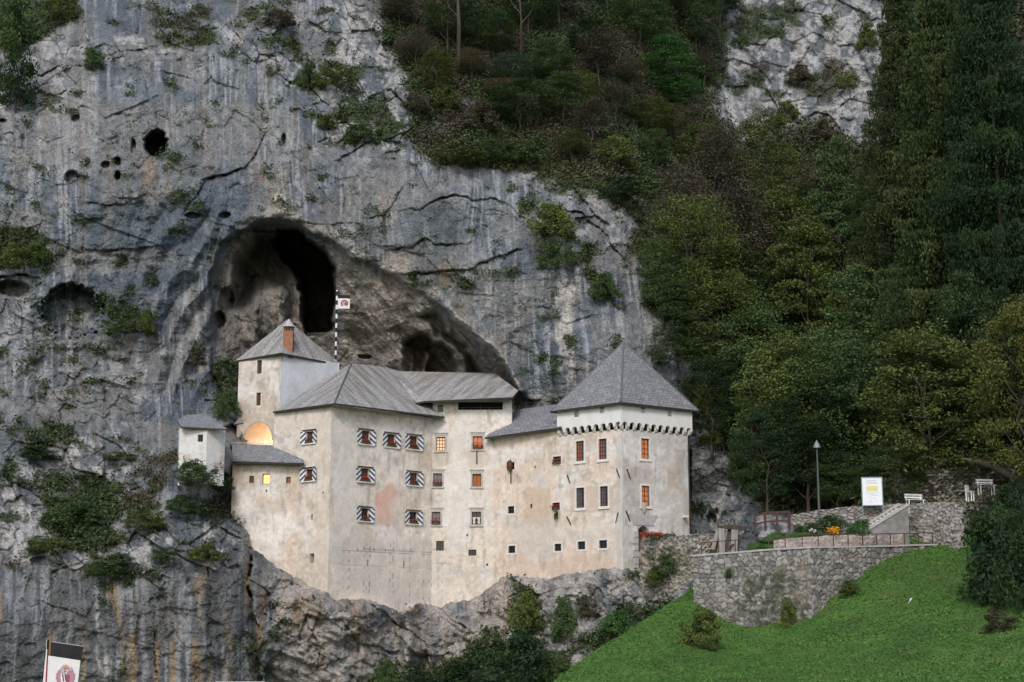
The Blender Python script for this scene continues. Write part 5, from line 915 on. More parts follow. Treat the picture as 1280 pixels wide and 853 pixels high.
stonewall('gate_path_wall', 'low cream rubble wall with shrubs in it carrying the path to the castle gate', [(800.5, 688, 745, 127.8), (803, 676, 748, 127.6), (806, 673.2, 750, 127.4), (830, 671.5, 752, 126.2), (868, 668.5, 752, 124.2), (888, 668, 750, 124.6), (905, 668.5, 740, 125.2)], st2, disp=.1, thick=1.2)
st3 = msn(.36, ((.24, .23, .22), (.44, .42, .40)), (.17, .165, .15), .08, [([(1120,650),(1150,640),(1145,690),(1125,690)],.6),([(1160,640),(1175,640),(1175,680),(1160,690)],.3)], .5)
stonewall('upper_terrace_wall', 'curved pale stone retaining wall above the lawn, running from the railing to the big dark shrub', [(984, 645, 676, 123), (1010, 639, 676, 122.6), (1058, 634.5, 674, 121.6), (1100, 631, 672, 121.3), (1140, 629, 690, 120.6), (1172, 628.3, 720, 119.9), (1192, 629.2, 735, 118.9), (1203, 634, 740, 118.7), (1210, 643, 745, 120)], st3, coping=None, disp=.09, thick=1.0)
stonewall('garden_wall', 'low pinkish stone wall of the flower bed behind the bastion railing', [(967, 676.5, 696, 116.6), (985, 672.5, 696, 116.3), (1030, 670.5, 694, 116), (1068, 669.5, 694, 116.3), (1072, 671, 692, 116.4), (1110, 669.5, 690, 118.2), (1130, 668, 690, 119)], msn(.38, ((.34, .29, .26), (.48, .42, .39)), (.26, .23, .21), .05, 0, .4), disp=.05, thick=.7)
st5 = msn(.34, ((.05, .065, .035), (.42, .39, .35)), (.045, .055, .03), .12, [([(1095,560),(1290,560),(1290,595),(1230,610),(1095,600)],.75),([(1180,600),(1290,600),(1290,640),(1200,640)],.5)], .2)
stonewall('back_rubble_wall', 'overgrown dry rubble wall with white stones behind the benches', [(1092, 600, 645, 124.2), (1120, 596, 645, 124), (1160, 588, 640, 123.8), (1200, 585, 640, 123.4), (1240, 576, 640, 122.6), (1300, 562, 640, 121.5)], st5, disp=.14)
# stair side ramp with two pale copings
rp = thing('stair_ramp', tuple(UV3(1100, 680, 116.8)), 'straight stone stair with two pale diagonal copings climbing to the upper terrace', 'stairs'); ro = UV3(1100, 680, 116.8)
def rel(px, py, Y): return UV3(px, py, Y) - ro
rb = MB(); a0, a1 = rel(1076, 668, 118.4), rel(1135, 631.5, 119.4); b0, b1 = rel(1068, 667, 119.6), rel(1124, 631, 120.8)
V = [a0, a1, Vector((a1.x, a1.y, a0.z - 2.5)), Vector((a0.x, a0.y, a0.z - 2.5))]; V += [v + Vector((-.25, .9, 0)) for v in V]; rb.add(V, [(0, 1, 2, 3), (4, 7, 6, 5), (0, 4, 5, 1), (0, 3, 7, 4), (1, 5, 6, 2)]); rb.build('side_wall', varied('ramp_plaster', (.17, .17, .17), (.27, .265, .255), 2.2, .9, .04), rp)
for p, q_ in ((a0, a1), (b0, b1)): MB().bar(p + Vector((0, .1, .05)), q_ + Vector((0, .1, .05)), .34, .16).build('coping', M['stone_trim'], rp)
for k in range(12): p = b0.lerp(b1, k / 12) .lerp(a0.lerp(a1, k / 12), .5); rb2 = MB().box(p.x - .5, p.x + .6, p.y - .5, p.y + .5, p.z - .5, p.z - .1).build('step', M['grey_stone'], rp)
# ------------------------------------------------------------------ railings
M['rust'] = varied('rust_red_paint', (.06, .035, .03), (.115, .06, .05), 5)
def railing(name, lab, pts, h, posts, mid=False, r=.045, mt='rust'):
    P = [UV3(*p) for p in pts]; o = P[0]; t = thing(name, tuple(o), lab, 'railing'); seg = [0]
    for a, b in zip(P[:-1], P[1:]): seg.append(seg[-1] + (b - a).length)
    def at(s_):
        for i in range(len(P) - 1):
            if s_ <= seg[i + 1] + 1e-6: return P[i].lerp(P[i + 1], (s_ - seg[i]) / (seg[i + 1] - seg[i]))
        return P[-1]
    top = MB()
    for a, b in zip(P[:-1], P[1:]): top.bar(a - o + Vector((0, 0, h)), b - o + Vector((0, 0, h)), r * 2, r * 2)
    top.build('top_rail', M[mt], t)
    if mid:
        m_ = MB()
        for a, b in zip(P[:-1], P[1:]): m_.bar(a - o + Vector((0, 0, h * .42)), b - o + Vector((0, 0, h * .42)), r * 1.6)
        m_.build('middle_rail', M[mt], t)
    for k in range(posts): p = at(seg[-1] * k / (posts - 1)) - o; MB().bar(p - Vector((0, 0, .3)), p + Vector((0, 0, h + .02)), r * 2.2).build('post', M[mt], t)
    return t
railing('iron_railing', 'long thin rusty railing along the top of the bastion wall', [(877, 693.5, 119), (905, 691.5, 117.9), (960, 687.5, 115.4), (1013, 684, 112.9), (1070, 683.5, 115.2), (1120, 682.5, 117.5), (1166, 681, 119.4)], .88, 16, r=.03)
railing('wooden_railing', 'reddish timber railing on the path between the wooden frame and the terrace wall', [(944, 664, 121.5), (952, 661.5, 121.8), (960, 660, 122), (987, 659, 122.3)], 1.15, 4, True, .075)
railing('wooden_handrail', 'short grey handrail sloping between the wooden frame and the reddish railing', [(918, 668, 120.5), (944, 663, 121.4)], .35, 2, False, .04, 'wood')
# timber siege frame
tf = thing('timber_frame', tuple(UV3(905, 692, 119.6)), 'weathered grey timber frame with thick posts and a dark beam behind the bastion wall', 'timber frame'); to = UV3(905, 692, 119.6)
def tl(px, py, dy=0): return UV3(px, py, 119.6 + dy) - to
T_ = M['wood_grey'] = varied('grey_timber', (.22, .205, .19), (.36, .34, .32), 2.5, .9, .03, (1, 1, .2)); T2 = varied('dark_timber', (.045, .035, .03), (.09, .07, .06), 2.5, .9, .03)
for nm, a, b, w_, mt in (('post', (902, 692), (901, 656), .42, T_), ('post', (917, 691), (918, 662), .48, T_), ('brace', (891, 687), (898, 659), .26, T_), ('strut', (907, 692), (912, 660), .22, T2), ('strut', (908, 689), (934, 664), .17, T2), ('beam', (897, 657.5), (933, 661), .32, T2), ('peg', (918, 661), (918, 650), .16, T2), ('foot_beam', (888, 689), (896, 690), .25, T2), ('brace', (893, 691), (900, 672), .18, T2), ('post', (922, 690), (923, 668), .2, T2)):
    MB().bar(tl(*a, random.uniform(-.3, .3)), tl(*b, random.uniform(-.3, .3)), w_).build(nm, mt, tf)
# information board
ib = thing('information_board', tuple(UV3(1091, 634, 120.6)), 'white information board with green grey frame standing behind the terrace wall', 'sign'); io = UV3(1091, 634, 120.6)
fr_ = MB(); BW, BH, Bz = .72, 1.02, .15; fr_.box(-BW - .07, -BW, -.06, .06, -1.2, Bz + 2 * BH + .07).box(BW, BW + .07, -.06, .06, -1.2, Bz + 2 * BH + .07).box(-BW, BW, -.06, .06, Bz + 2 * BH, Bz + 2 * BH + .07).box(-BW, BW, -.06, .06, Bz - .07, Bz)
fr_.build('frame', mat('green_grey_frame', (.20, .27, .25), .5), ib); MB().box(-BW, BW, -.04, .02, Bz, Bz + 2 * BH).build('panel', mat('white_panel', (.74, .78, .84), .4), ib)
tx_ = MB(); 
for z, x0, x1, hh in ((1.95, -.4, .35, .05), (1.82, -.45, .42, .035), (1.74, -.4, .4, .02), (1.05, -.5, .5, .03), (.95, -.35, .2, .02), (.85, -.1, .45, .025), (.7, -.3, -.1, .02), (.62, .0, .3, .03), (.45, -.2, -.05, .05), (.42, .2, .35, .05), (.33, -.45, .1, .015)): tx_.box(x0, x1, -.05, -.042, z, z + hh)
tx_.build('faint_lettering', mat('faint_ink', (.48, .50, .50), .7), ib); MB().box(-.42, .42, -.052, -.043, 1.2, 1.58).build('yellow_block', mat('faint_yellow', (.68, .64, .26), .7), ib)
ib.rotation_euler.z = -.12
# street lamp
sl = thing('street_lamp', tuple(UV3(1024, 640, 121.8)), 'slim dark street lamp with conical grey cap in front of the woods', 'street lamp'); so_ = UV3(1024, 640, 121.8); Hs = UV3(1023, 560, 121.8).z - so_.z
MB().tube([(0, 0, -.6), (0, 0, Hs * .45), (0, 0, Hs)], [.09, .07, .05], 8).build('pole', mat('lamp_grey', (.10, .105, .11), .5), sl)
V = [(.28 * math.cos(a * math.pi / 6), .28 * math.sin(a * math.pi / 6), Hs) for a in range(12)] + [(.2 * math.cos(a * math.pi / 6), .2 * math.sin(a * math.pi / 6), Hs + .28) for a in range(12)] + [(0, 0, Hs + .62)]
newmesh('lamp_shade', V, [(k, (k + 1) % 12, 12 + (k + 1) % 12, 12 + k) for k in range(12)] + [(12 + k, 12 + (k + 1) % 12, 24) for k in range(12)] + [tuple(range(12))[::-1]], mat('lamp_cap', (.22, .23, .24), .4), sl)
sl2 = thing('floodlight_post', tuple(UV3(1089, 600, 127)), 'tiny pale lamp head peeking above the information board', 'lamp'); MB().bar((0, 0, -2), (0, 0, .1), .06).build('post', M['iron'], sl2); newmesh('lamp_head', [(-.2, -.1, .1), (.2, -.1, .1), (.2, .1, .1), (-.2, .1, .1), (0, 0, .5)], [(0, 1, 4), (1, 2, 4), (2, 3, 4), (3, 0, 4), (0, 3, 2, 1)], M['stone_trim'], sl2)
# benches
def bench(px, py, Y, rz, lab, L=1.5):
    t = thing('park_bench', tuple(UV3(px, py, Y)), lab, 'bench', None, rz); wm = M['whitepaint']
    for k in range(3): MB().box(-L / 2, L / 2, -.35 + .15 * k, -.24 + .15 * k, .42, .46).build('seat_slat', wm, t)
    for k in range(2): MB().box(-L / 2, L / 2, .1, .13, .58 + .2 * k, .71 + .2 * k).build('back_slat', wm, t)
    for x in (-L / 2 + .15, L / 2 - .15):
        MB().bar((x, -.3, -.3), (x, -.3, .42), .07).bar((x, .1, -.3), (x, .14, .9), .07).bar((x, -.36, .39), (x, .12, .39), .07).build('leg_frame', wm, t)
M['whitepaint'] = mat('white_bench_paint', (.72, .73, .74), .6)
bench(1143, 632.5, 121.6, .25, 'white slatted bench behind the top of the stone stair'); bench(1232, 614, 121, .2, 'white slatted bench partly hidden by the big dark shrub', 1.4); bench(1211, 622, 119.6, .9, 'small white bench end seen beside the big dark shrub', .7)
o = newmesh('paper_scrap', np.array([U(a, b, y) for a, b, y in ((1134.5, 756, 103.3), (1137.5, 749.5, 103.2), (1140.5, 748.5, 103.2), (1139, 753, 103.2), (1136, 756.5, 103.3), (1137.5, 752.5, 103.0))]) + np.array([0, 0, .05]), [(0, 1, 5), (1, 2, 5), (2, 3, 5), (3, 4, 5), (4, 0, 5), (0, 4, 3, 2, 1)], M['whitepaint']); props(o, 'crumpled white scrap of paper lying alone on the steep lawn', 'litter')
# flowers on the gate wall and in the bed
def clump(name, lab, cat, px, py, Y, sx, sz, parts, seed, group=None):
    P = UV3(px, py, Y); t = thing(name, tuple(P), lab, cat, group)
    for i, (nm, mt, n, size, ox, oz, fx) in enumerate(parts): V, Fs = foliage(n, sx * fx, sx * .5, sz, size, None, seed + i); V = [np.array(v) + [ox, 0, oz] for v in V]; newmesh(nm, V, Fs, mt, t)
    return t
clump('geranium_planter', 'long row of red geraniums lying on the wall in front of the castle gate', 'planter', 821, 670, 126.3, 1.25, .24, (('flowers', M['geranium'], 520, .065, -.45, .10, .7), ('leaves', M['boxleaf'], 700, .075, .25, .0, .95)), 900)
M['marigold'] = varied('orange_petals', (.62, .26, .01), (.75, .40, .02), 8); M['whitefl'] = varied('white_petals', (.55, .55, .5), (.7, .7, .66), 8)
clump('marigold_clump', 'bright orange yellow flower clump in the bed behind the garden wall', 'flowers', 1042, 665.5, 116.2, .42, .3, (('flowers', M['marigold'], 260, .09, 0, .1, 1), ('leaves', M['boxleaf'], 120, .09, 0, -.2, 1)), 910)
clump('white_flower_clump', 'small white flower clump left of the orange flowers', 'flowers', 1016, 666, 116.4, .25, .2, (('flowers', M['whitefl'], 60, .07, 0, .1, 1), ('leaves', M['boxleaf'], 90, .09, 0, -.1, 1)), 920)
# leaning bare trunk at right
lt = thing('leaning_tree', tuple(UV3(1275, 604, 122)), 'bare brown trunk leaning left over the overgrown rubble wall', 'tree'); lo = UV3(1275, 604, 122)
MB().tube([UV3(1275, 604, 122) - lo, UV3(1252, 590, 121.5) - lo, UV3(1240, 582, 121) - lo, UV3(1222, 577, 121) - lo, UV3(1204, 574, 121) - lo], [.45, .35, .28, .2, .08], 8).build('trunk', varied('bare_bark', (.09, .07, .06), (.18, .15, .13), 3, .9, .03), lt, True)
MB().tube([UV3(1242, 584, 121.2) - lo, UV3(1236, 574, 121) - lo, UV3(1233, 566, 121) - lo], [.2, .12, .06], 6).build('branch', M['wood'], lt, True)
# pale parapet seen at the very bottom edge
pp = thing('parapet', tuple(UV3(300, 856, 70)), 'thin pale stone ledge at the bottom edge below the cliff', 'wall'); MB().box(-1.0, 1.1, -.3, .3, -2.6, .13).build('stone_ledge', M['stone_trim'], pp)
# ------------------------------------------------------------------ trees: crowns of many small leaf faces on limbs
M['bark'] = varied('grey_bark', (.045, .038, .03), (.10, .085, .07), 2, .9, .03, (1, 1, .2))
LM = dict(green=leafmat('mid_green_leaves', (.046, .080, .030), (.098, .150, .056)), bright=leafmat('bright_green_leaves', (.042, .115, .030), (.095, .215, .056)), olive=leafmat('olive_leaves', (0.069, 0.095, 0.028), (0.154, 0.193, 0.055)), yellow=leafmat('yellow_green_leaves', (.085, .10, .028), (.17, .18, .05)),
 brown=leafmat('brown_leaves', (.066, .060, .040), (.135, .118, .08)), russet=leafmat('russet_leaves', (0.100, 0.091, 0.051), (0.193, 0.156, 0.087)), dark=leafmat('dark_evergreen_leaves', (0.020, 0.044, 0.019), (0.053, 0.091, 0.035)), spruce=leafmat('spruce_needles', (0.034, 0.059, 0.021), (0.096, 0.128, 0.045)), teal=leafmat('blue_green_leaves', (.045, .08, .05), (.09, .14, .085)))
def leaves(P, size, r, flat=.5, down=0.0, long=1.0):
    n = len(P); a = r.normal(size=(n, 3)); a[:, 2] *= (1 - flat); a[:, 2] -= down * 2.0; a /= np.linalg.norm(a, axis=1)[:, None]; b = np.cross(a, r.normal(size=(n, 3)) + np.array([0, 0, flat * 2.5])); b /= np.linalg.norm(b, axis=1)[:, None] + 1e-9
    s = size * r.uniform(.55, 1.25, (n, 1)); V = np.stack([P - a * s * long, P - b * s * .55, P + a * s * long, P + b * s * .55], 1).reshape(-1, 3); return V
def crown_mesh(seed, kind, nclump, nleaf, size):
    """unit tree: height 1, crown roughly 0.5 wide"""
    r = np.random.default_rng(seed); Ps = []; cs = []; cl = []
    for k in range(nclump):
        if kind == 'round':
            th = r.uniform(0, 2 * np.pi); ph = np.arccos(r.uniform(-.85, 1)); rad = r.uniform(.55, 1.0) ** .5; c = np.array([.30 * rad * np.sin(ph) * np.cos(th), .30 * rad * np.sin(ph) * np.sin(th), .52 + .45 * rad * np.cos(ph)]); cr = np.array([.10, .10, .042]) * r.uniform(.6, 1.3)
        elif kind == 'tiered':
            t = r.uniform(0, 1); c = np.array([0, 0, .12 + .85 * t]); th = r.uniform(0, 2 * np.pi); w_ = .33 * (1 - t) ** .55 * r.uniform(.35, 1) + .03; c[:2] = [w_ * np.cos(th), w_ * np.sin(th)]; c[2] += r.normal(0, .012); cr = np.array([.11, .11, .022]) * r.uniform(.6, 1.25)
        elif kind == 'bush':
            th = r.uniform(0, 2 * np.pi); ph = np.arccos(r.uniform(-.2, 1)); rad = r.uniform(.3, 1) ** .6; c = np.array([.48 * rad * np.sin(ph) * np.cos(th), .48 * rad * np.sin(ph) * np.sin(th), .12 + .72 * rad * np.cos(ph)]); cr = np.array([.16, .16, .12]) * r.uniform(.6, 1.2)
        elif kind == 'sparse':
            th = r.uniform(0, 2 * np.pi); ph = np.arccos(r.uniform(-.6, 1)); rad = r.uniform(.4, 1.0); c = np.array([.28 * rad * np.sin(ph) * np.cos(th), .28 * rad * np.sin(ph) * np.sin(th), .58 + .38 * rad * np.cos(ph)]); cr = np.array([.12, .12, .07]) * r.uniform(.6, 1.3)
        m = int(nleaf * r.uniform(.6, 1.4)); q = r.normal(size=(m, 3)); q /= np.linalg.norm(q, axis=1)[:, None]; q *= r.uniform(.2, 1, (m, 1)) ** .5; P = c + q * cr; P[:, 2] -= .10 * ((P[:, 0] - c[0]) ** 2 + (P[:, 1] - c[1]) ** 2) / .02 * .1
        Ps.append(P); cl.append(np.clip(r.uniform(.05, .95) + r.normal(0, .18, m), 0, 1)); cs.append(c)
    P = np.concatenate(Ps); V = leaves(P, size, r, .55 if kind != 'bush' else .2); col = np.repeat(np.concatenate(cl), 4)[:, None] * np.ones(3); return V, col, cs
def spruce_mesh(seed, n=105000, droop=1.0):
    r = np.random.default_rng(seed); tiers = 30; Ps = []; col = []; 
    for k in range(tiers):
        t = (k + r.uniform(-.3, .3)) / tiers; z0 = .06 + .92 * t; R = .20 * (1 - t) ** .8 + .008; nb = int(7 + 5 * (1 - t))
        for j in range(nb):
            th = r.uniform(0, 2 * np.pi); Lb = R * r.uniform(.6, 1.15); m = int(n / tiers / nb * (R / .12)); s_ = r.uniform(.1, 1, m) ** .7; x = Lb * s_; y = r.normal(0, .010, m) * (1.3 - s_) * 1.4; z = z0 - .05 * s_ ** 1.5 * R / .2 + .03 * s_ ** 3 * R / .2 - np.abs(r.exponential(.016, m)) * droop
            Ps.append(np.stack([x * np.cos(th) - y * np.sin(th), x * np.sin(th) + y * np.cos(th), z], -1)); col.append(np.clip(r.uniform(.05, .9) + r.normal(0, .2, m), 0, 1))
    P = np.concatenate(Ps); V = leaves(P, .0029, r, 0, .9, 1.6); return V, np.repeat(np.concatenate(col), 4)[:, None] * np.ones(3)
def trunk_mesh(seed, cs, rad=.012, top=.8, limbs=9, wob=.012):
    r = random.Random(seed); mb = MB(); pts = [(r.uniform(-wob, wob) * i, r.uniform(-wob, wob) * i, -.12 + (top + .12) * i / 7) for i in range(8)]; mb.tube(pts, [rad * (1.35 - 1.2 * i / 7) for i in range(8)], 8)
    for k in range(min(limbs, len(cs))):
        c = cs[k * len(cs) // max(limbs, 1)]; z = max(.12, min(c[2] - r.uniform(.1, .28), top - .05)); i = min(6, int((z + .12) / (top + .12) * 7)); p = Vector(pts[i]).lerp(Vector(pts[i + 1]), .5); c = Vector(c); mb.tube([p, p.lerp(c, .5) + Vector((0, 0, -.02)), c], [rad * .5, rad * .3, rad * .1], 5, cap=False)
    me = mb.build('trunk', M['bark'], None, True); d = me.data; bpy.data.objects.remove(me); return d
def mk(V, col, name='crown'):
    o = newmesh(name, V, np.arange(len(V)).reshape(-1, 4), LM['green'], None, col); d = o.data; bpy.data.objects.remove(o); return d
PROTO = {}
for i in range(4): V, c, cs = crown_mesh(20 + i, 'round', 150, 130, .0095); PROTO['round%d' % i] = (mk(V, c), trunk_mesh(i, cs, limbs=14))
for i in range(3): V, c, cs = crown_mesh(40 + i, 'tiered', 120, 140, .0100); PROTO['tiered%d' % i] = (mk(V, c), trunk_mesh(30 + i, cs, limbs=12))
for i in range(3): V, c, cs = crown_mesh(60 + i, 'sparse', 80, 95, .0105); PROTO['sparse%d' % i] = (mk(V, c), trunk_mesh(50 + i, cs, .013, limbs=18))
for i in range(3): V, c, cs = crown_mesh(80 + i, 'bush', 46, 95, .030); PROTO['bush%d' % i] = (mk(V, c), trunk_mesh(70 + i, cs, .02, .5, limbs=10))
for i in range(2): V, c = spruce_mesh(90 + i); PROTO['spruce%d' % i] = (mk(V, c), trunk_mesh(90 + i, [], .006, .9, 0, .001))
def plant(kind, var, colr, px, pyb, pyt, wpx_, lab, Y=None, name=None, cat=None, group=None):
    y = (DEPTH(px, pyb) - .8) if Y is None else Y; P = UV3(px, pyb, y); H = UV3(px, pyt, y).z - P.z; k = kind + str(var)
    unit = {'round': .68, 'tiered': .72, 'sparse': .68, 'bush': 1.15, 'spruce': .42}[kind]; Wm = wpx_ * y / F; s = Wm / unit
    name = name or ('conifer_tree' if kind == 'spruce' else 'shrub' if kind == 'bush' else 'broadleaf_tree'); cat = cat or ('shrub' if kind == 'bush' else 'tree')
    t = thing(name, tuple(P), lab, cat, group, random.uniform(0, 6.28)); me, tr = PROTO[k]
    if kind == 'bush': me_n, tr_n = 'foliage', 'stems'
    else: me_n, tr_n = 'crown', 'trunk'
    c = bpy.data.objects.new(me_n, me); COL.objects.link(c); c.parent = t; c.scale = (s, s, H); c.material_slots[0].link = 'OBJECT'; c.material_slots[0].material = LM[colr]
    b = bpy.data.objects.new(tr_n, tr); COL.objects.link(b); b.parent = t; b.scale = (min(s, H), min(s, H), H); return t
G_R = 'trees of the wood right of the castle'; G_U = 'trees and bushes on the slope above the cave'; G_C = 'bushes growing on the cliff'
TREES = [
 # conifers, right edge
 ('spruce',0,'spruce',1140,470,-60,185,'tall dark spruce with drooping twigs standing nearest the pale upper cliff'),('spruce',1,'spruce',1195,500,-120,230,'tall dark spruce filling the upper right, second from the pale cliff'),('spruce',0,'dark',1262,480,-150,240,'very dark tall spruce cut by the right edge of the view'),('spruce',1,'spruce',1092,430,190,100,'shorter dark spruce just below the pale upper cliff'),('spruce',0,'dark',1225,430,-200,180,'dark spruce rising behind the two nearer spruces at upper right'),('spruce',1,'dark',1160,400,-150,170,'dark spruce filling the gap between the tall spruces'),
 # large broadleaf trees
 ('round',0,'olive',1168,638,396,172,'big olive green tree with a bent visible trunk behind the white benches'),('round',1,'yellow',1290,640,360,130,'yellow green tree at the right edge above the big dark shrub'),('tiered',0,'yellow',1288,420,120,90,'light yellow green tree at the right edge in front of the dark spruces'),('round',2,'green',1228,600,330,110,'mid green tree between the olive tree and the right edge tree'),
 ('round',3,'green',1050,625,400,150,'dark green tree directly behind the information board'),('round',1,'olive',985,628,410,140,'dark olive tree behind the street lamp'),('tiered',1,'green',1075,560,330,140,'layered green tree under the short spruce'),('tiered',2,'olive',1010,530,270,150,'layered olive tree with pale leaf pads in the middle of the wood'),('round',0,'green',940,560,370,130,'green tree above the grey rock beside the gate tower'),
 ('round',2,'olive',900,480,330,120,'olive tree right above the slate pyramid roof'),('round',3,'olive',870,420,235,120,'olive brown tree at the right edge of the smooth cliff'),('tiered',0,'green',846,470,350,90,'green tree tucked against the cliff beside the pyramid roof tip'),('sparse',0,'brown',925,400,210,120,'brown thin tree left of the layered olive tree'),('round',1,'olive',985,420,230,130,'olive tree below the pale upper cliff'),
 ('tiered',1,'green',1055,430,170,120,'pale green layered tree at the foot of the pale upper cliff'),('sparse',1,'brown',900,300,140,100,'brown thin tree left of the pale upper cliff'),('round',0,'olive',960,300,130,90,'small olive tree growing up against the pale upper cliff'),('sparse',2,'russet',1010,330,200,80,'russet tinted thin tree below the pale upper cliff'),('round',2,'green',1120,640,540,80,'low green tree between the board and the olive tree'),
 ('round',3,'green',1048,640,560,70,'low leafy tree right beside the street lamp pole'),('round',1,'dark',960,640,500,90,'dark low tree between the grey rock and the street lamp'),('round',0,'olive',1130,560,400,120,'olive tree between the spruces and the big olive tree'),('tiered',2,'green',925,460,300,110,'layered green tree above the pyramid roof, behind the olive one'),('round',3,'olive',1200,430,250,110,'small olive tree in front of the spruce trunks'),('round',2,'green',830,400,290,70,'small dark green tree clinging to the edge of the smooth cliff'),
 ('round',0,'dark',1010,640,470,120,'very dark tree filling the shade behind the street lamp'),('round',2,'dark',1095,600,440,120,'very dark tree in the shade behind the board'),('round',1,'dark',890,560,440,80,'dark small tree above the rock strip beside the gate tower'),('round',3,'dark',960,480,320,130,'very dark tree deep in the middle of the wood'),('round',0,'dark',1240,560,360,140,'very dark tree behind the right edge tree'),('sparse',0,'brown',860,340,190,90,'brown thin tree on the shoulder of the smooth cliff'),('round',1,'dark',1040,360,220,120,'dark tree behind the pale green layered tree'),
]
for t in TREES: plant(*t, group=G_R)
UP = [
 (560,60,-40,70,'round',0,'green','green tree at the top left of the slope above the cave'),(545,118,60,50,'round',1,'yellow','small yellow green tree left of the tall grey trunk'),(500,40,-10,70,'sparse',0,'brown','greyish brown bush at the left end of the wooded slope'),(555,135,100,50,'bush',0,'olive','olive bush below the small yellow green tree'),(520,90,30,60,'sparse',1,'brown','brown thin tree beside the white broken rock at the slope edge'),
 (610,70,8,80,'round',2,'green','grey green tree with flat top at the top of the slope'),(640,110,65,60,'round',3,'teal','blue green tree in the middle of the slope'),(690,100,50,60,'round',0,'green','rounded green tree in the middle of the slope'),(705,150,90,80,'tiered',0,'green','layered green tree above the olive ledge'),(650,160,100,90,'round',1,'green','broad green tree left of the layered green tree'),
 (750,110,30,80,'sparse',2,'brown','brown leafless looking tree right of the rounded green tree'),(740,180,120,70,'sparse',0,'brown','brown thin tree with dark fork on the pale rock'),(800,60,-20,90,'round',2,'green','green tree at the top centre of the slope'),(835,130,45,110,'tiered',1,'bright','bright green layered tree, most vivid on the slope'),(845,150,95,60,'tiered',2,'bright','smaller vivid green tree just under the bright layered tree'),
 (812,170,122,70,'round',3,'olive','olive tree under the bright green tree'),(850,190,125,60,'sparse',1,'russet','russet tree below the vivid green trees'),(880,230,150,80,'round',0,'olive','olive brown tree at the lower right of the slope'),(870,60,-30,70,'round',1,'green','dark green tree beside the pale cliff at the top'),(900,30,-60,70,'round',2,'dark','dark tree at the very top left of the pale cliff'),
 (760,20,-70,90,'sparse',0,'brown','brown thin tree cut by the top edge, centre'),(700,30,-60,90,'sparse',2,'brown','brown thin tree cut by the top edge, left of centre'),(830,20,-60,80,'round',3,'olive','olive tree cut by the top edge, right of centre'),(660,40,-50,90,'round',0,'green','green tree cut by the top edge, left part'),(600,160,120,60,'bush',1,'brown','brown bush above the overhanging ledge'),(620,200,170,70,'bush',2,'green','green bush on the ledge above the long crack'),
 (575,205,180,80,'bush',0,'olive','wide olive cushion of shrub at the left end of the ledge'),(665,205,165,70,'bush',1,'green','green bush in the middle of the ledge'),(715,205,160,60,'sparse',1,'olive','thin olive tree standing on the pale rocks'),(770,205,165,70,'bush',2,'olive','olive bush on the right part of the ledge'),(775,250,215,75,'bush',0,'dark','dark bush at the top of the smooth pale slab'),(690,300,240,75,'bush',1,'olive','pale olive bush growing on the cracked face'),
 (695,335,290,60,'bush',2,'green','dark green bush under the pale olive one'),(755,375,335,45,'bush',0,'green','green bush on the right part of the smooth face'),(820,210,160,50,'round',1,'green','small green tree right of the pale rocks'),(790,120,70,50,'sparse',2,'russet','russet thin tree left of the bright green tree'),(590,100,60,60,'sparse',1,'russet','reddish brown bush by the tall grey trunk'),(520,140,108,50,'bush',1,'brown','brown bush at the left edge of the slope above the crack'),
 (728,140,85,50,'round',2,'olive','olive tree between the layered green tree and the pale rocks'),(625,130,95,60,'sparse',0,'russet','russet bush in the middle left of the slope'),(770,150,95,60,'sparse',1,'brown','dull brown tree left of the olive tree'),(580,30,-40,60,'sparse',2,'brown','brown thin tree cut by the top edge, far left'),(735,75,20,60,'round',0,'dark','dark green tree in the upper middle of the slope'),(880,110,60,50,'sparse',2,'brown','brown thin tree touching the pale upper cliff'),
]
for px, pb, pt, wd, k, v, c, lab in UP: plant(k, v, c, px, pb, pt, wd, lab, group=G_U)
# tall bare trunks on the slope
for i, (px, pb, pt, lab) in enumerate(((573, 75, -30, 'tall bare grey trunk at the left of the wooded slope'), (651, 60, -25, 'second tall bare trunk right of the grey one'), (896, 25, -30, 'thin bare pole like trunk above the pale cliff'))):
    y = DEPTH(px, pb) - 2.5; P = UV3(px, pb, y); H = UV3(px, pt, y).z - P.z; t = thing('bare_tree', tuple(P), lab, 'tree', G_U); MB().tube([(0, 0, -2), (.05, 0, H * .4), (-.1, 0, H * .7), (.1, 0, H)], [.28 if i == 0 else .14, .22 if i == 0 else .11, .16 if i == 0 else .08, .05], 7).build('trunk', M['bark'], t, True)
    for k in range(4): z = H * (.35 + .15 * k); a = random.uniform(0, 6.28); MB().tube([(0, 0, z), (1.1 * math.cos(a), .6 * math.sin(a), z + 1.3), (1.5 * math.cos(a), .9 * math.sin(a), z + 2.4)], [.08, .05, .02], 5).build('branch', M['bark'], t)
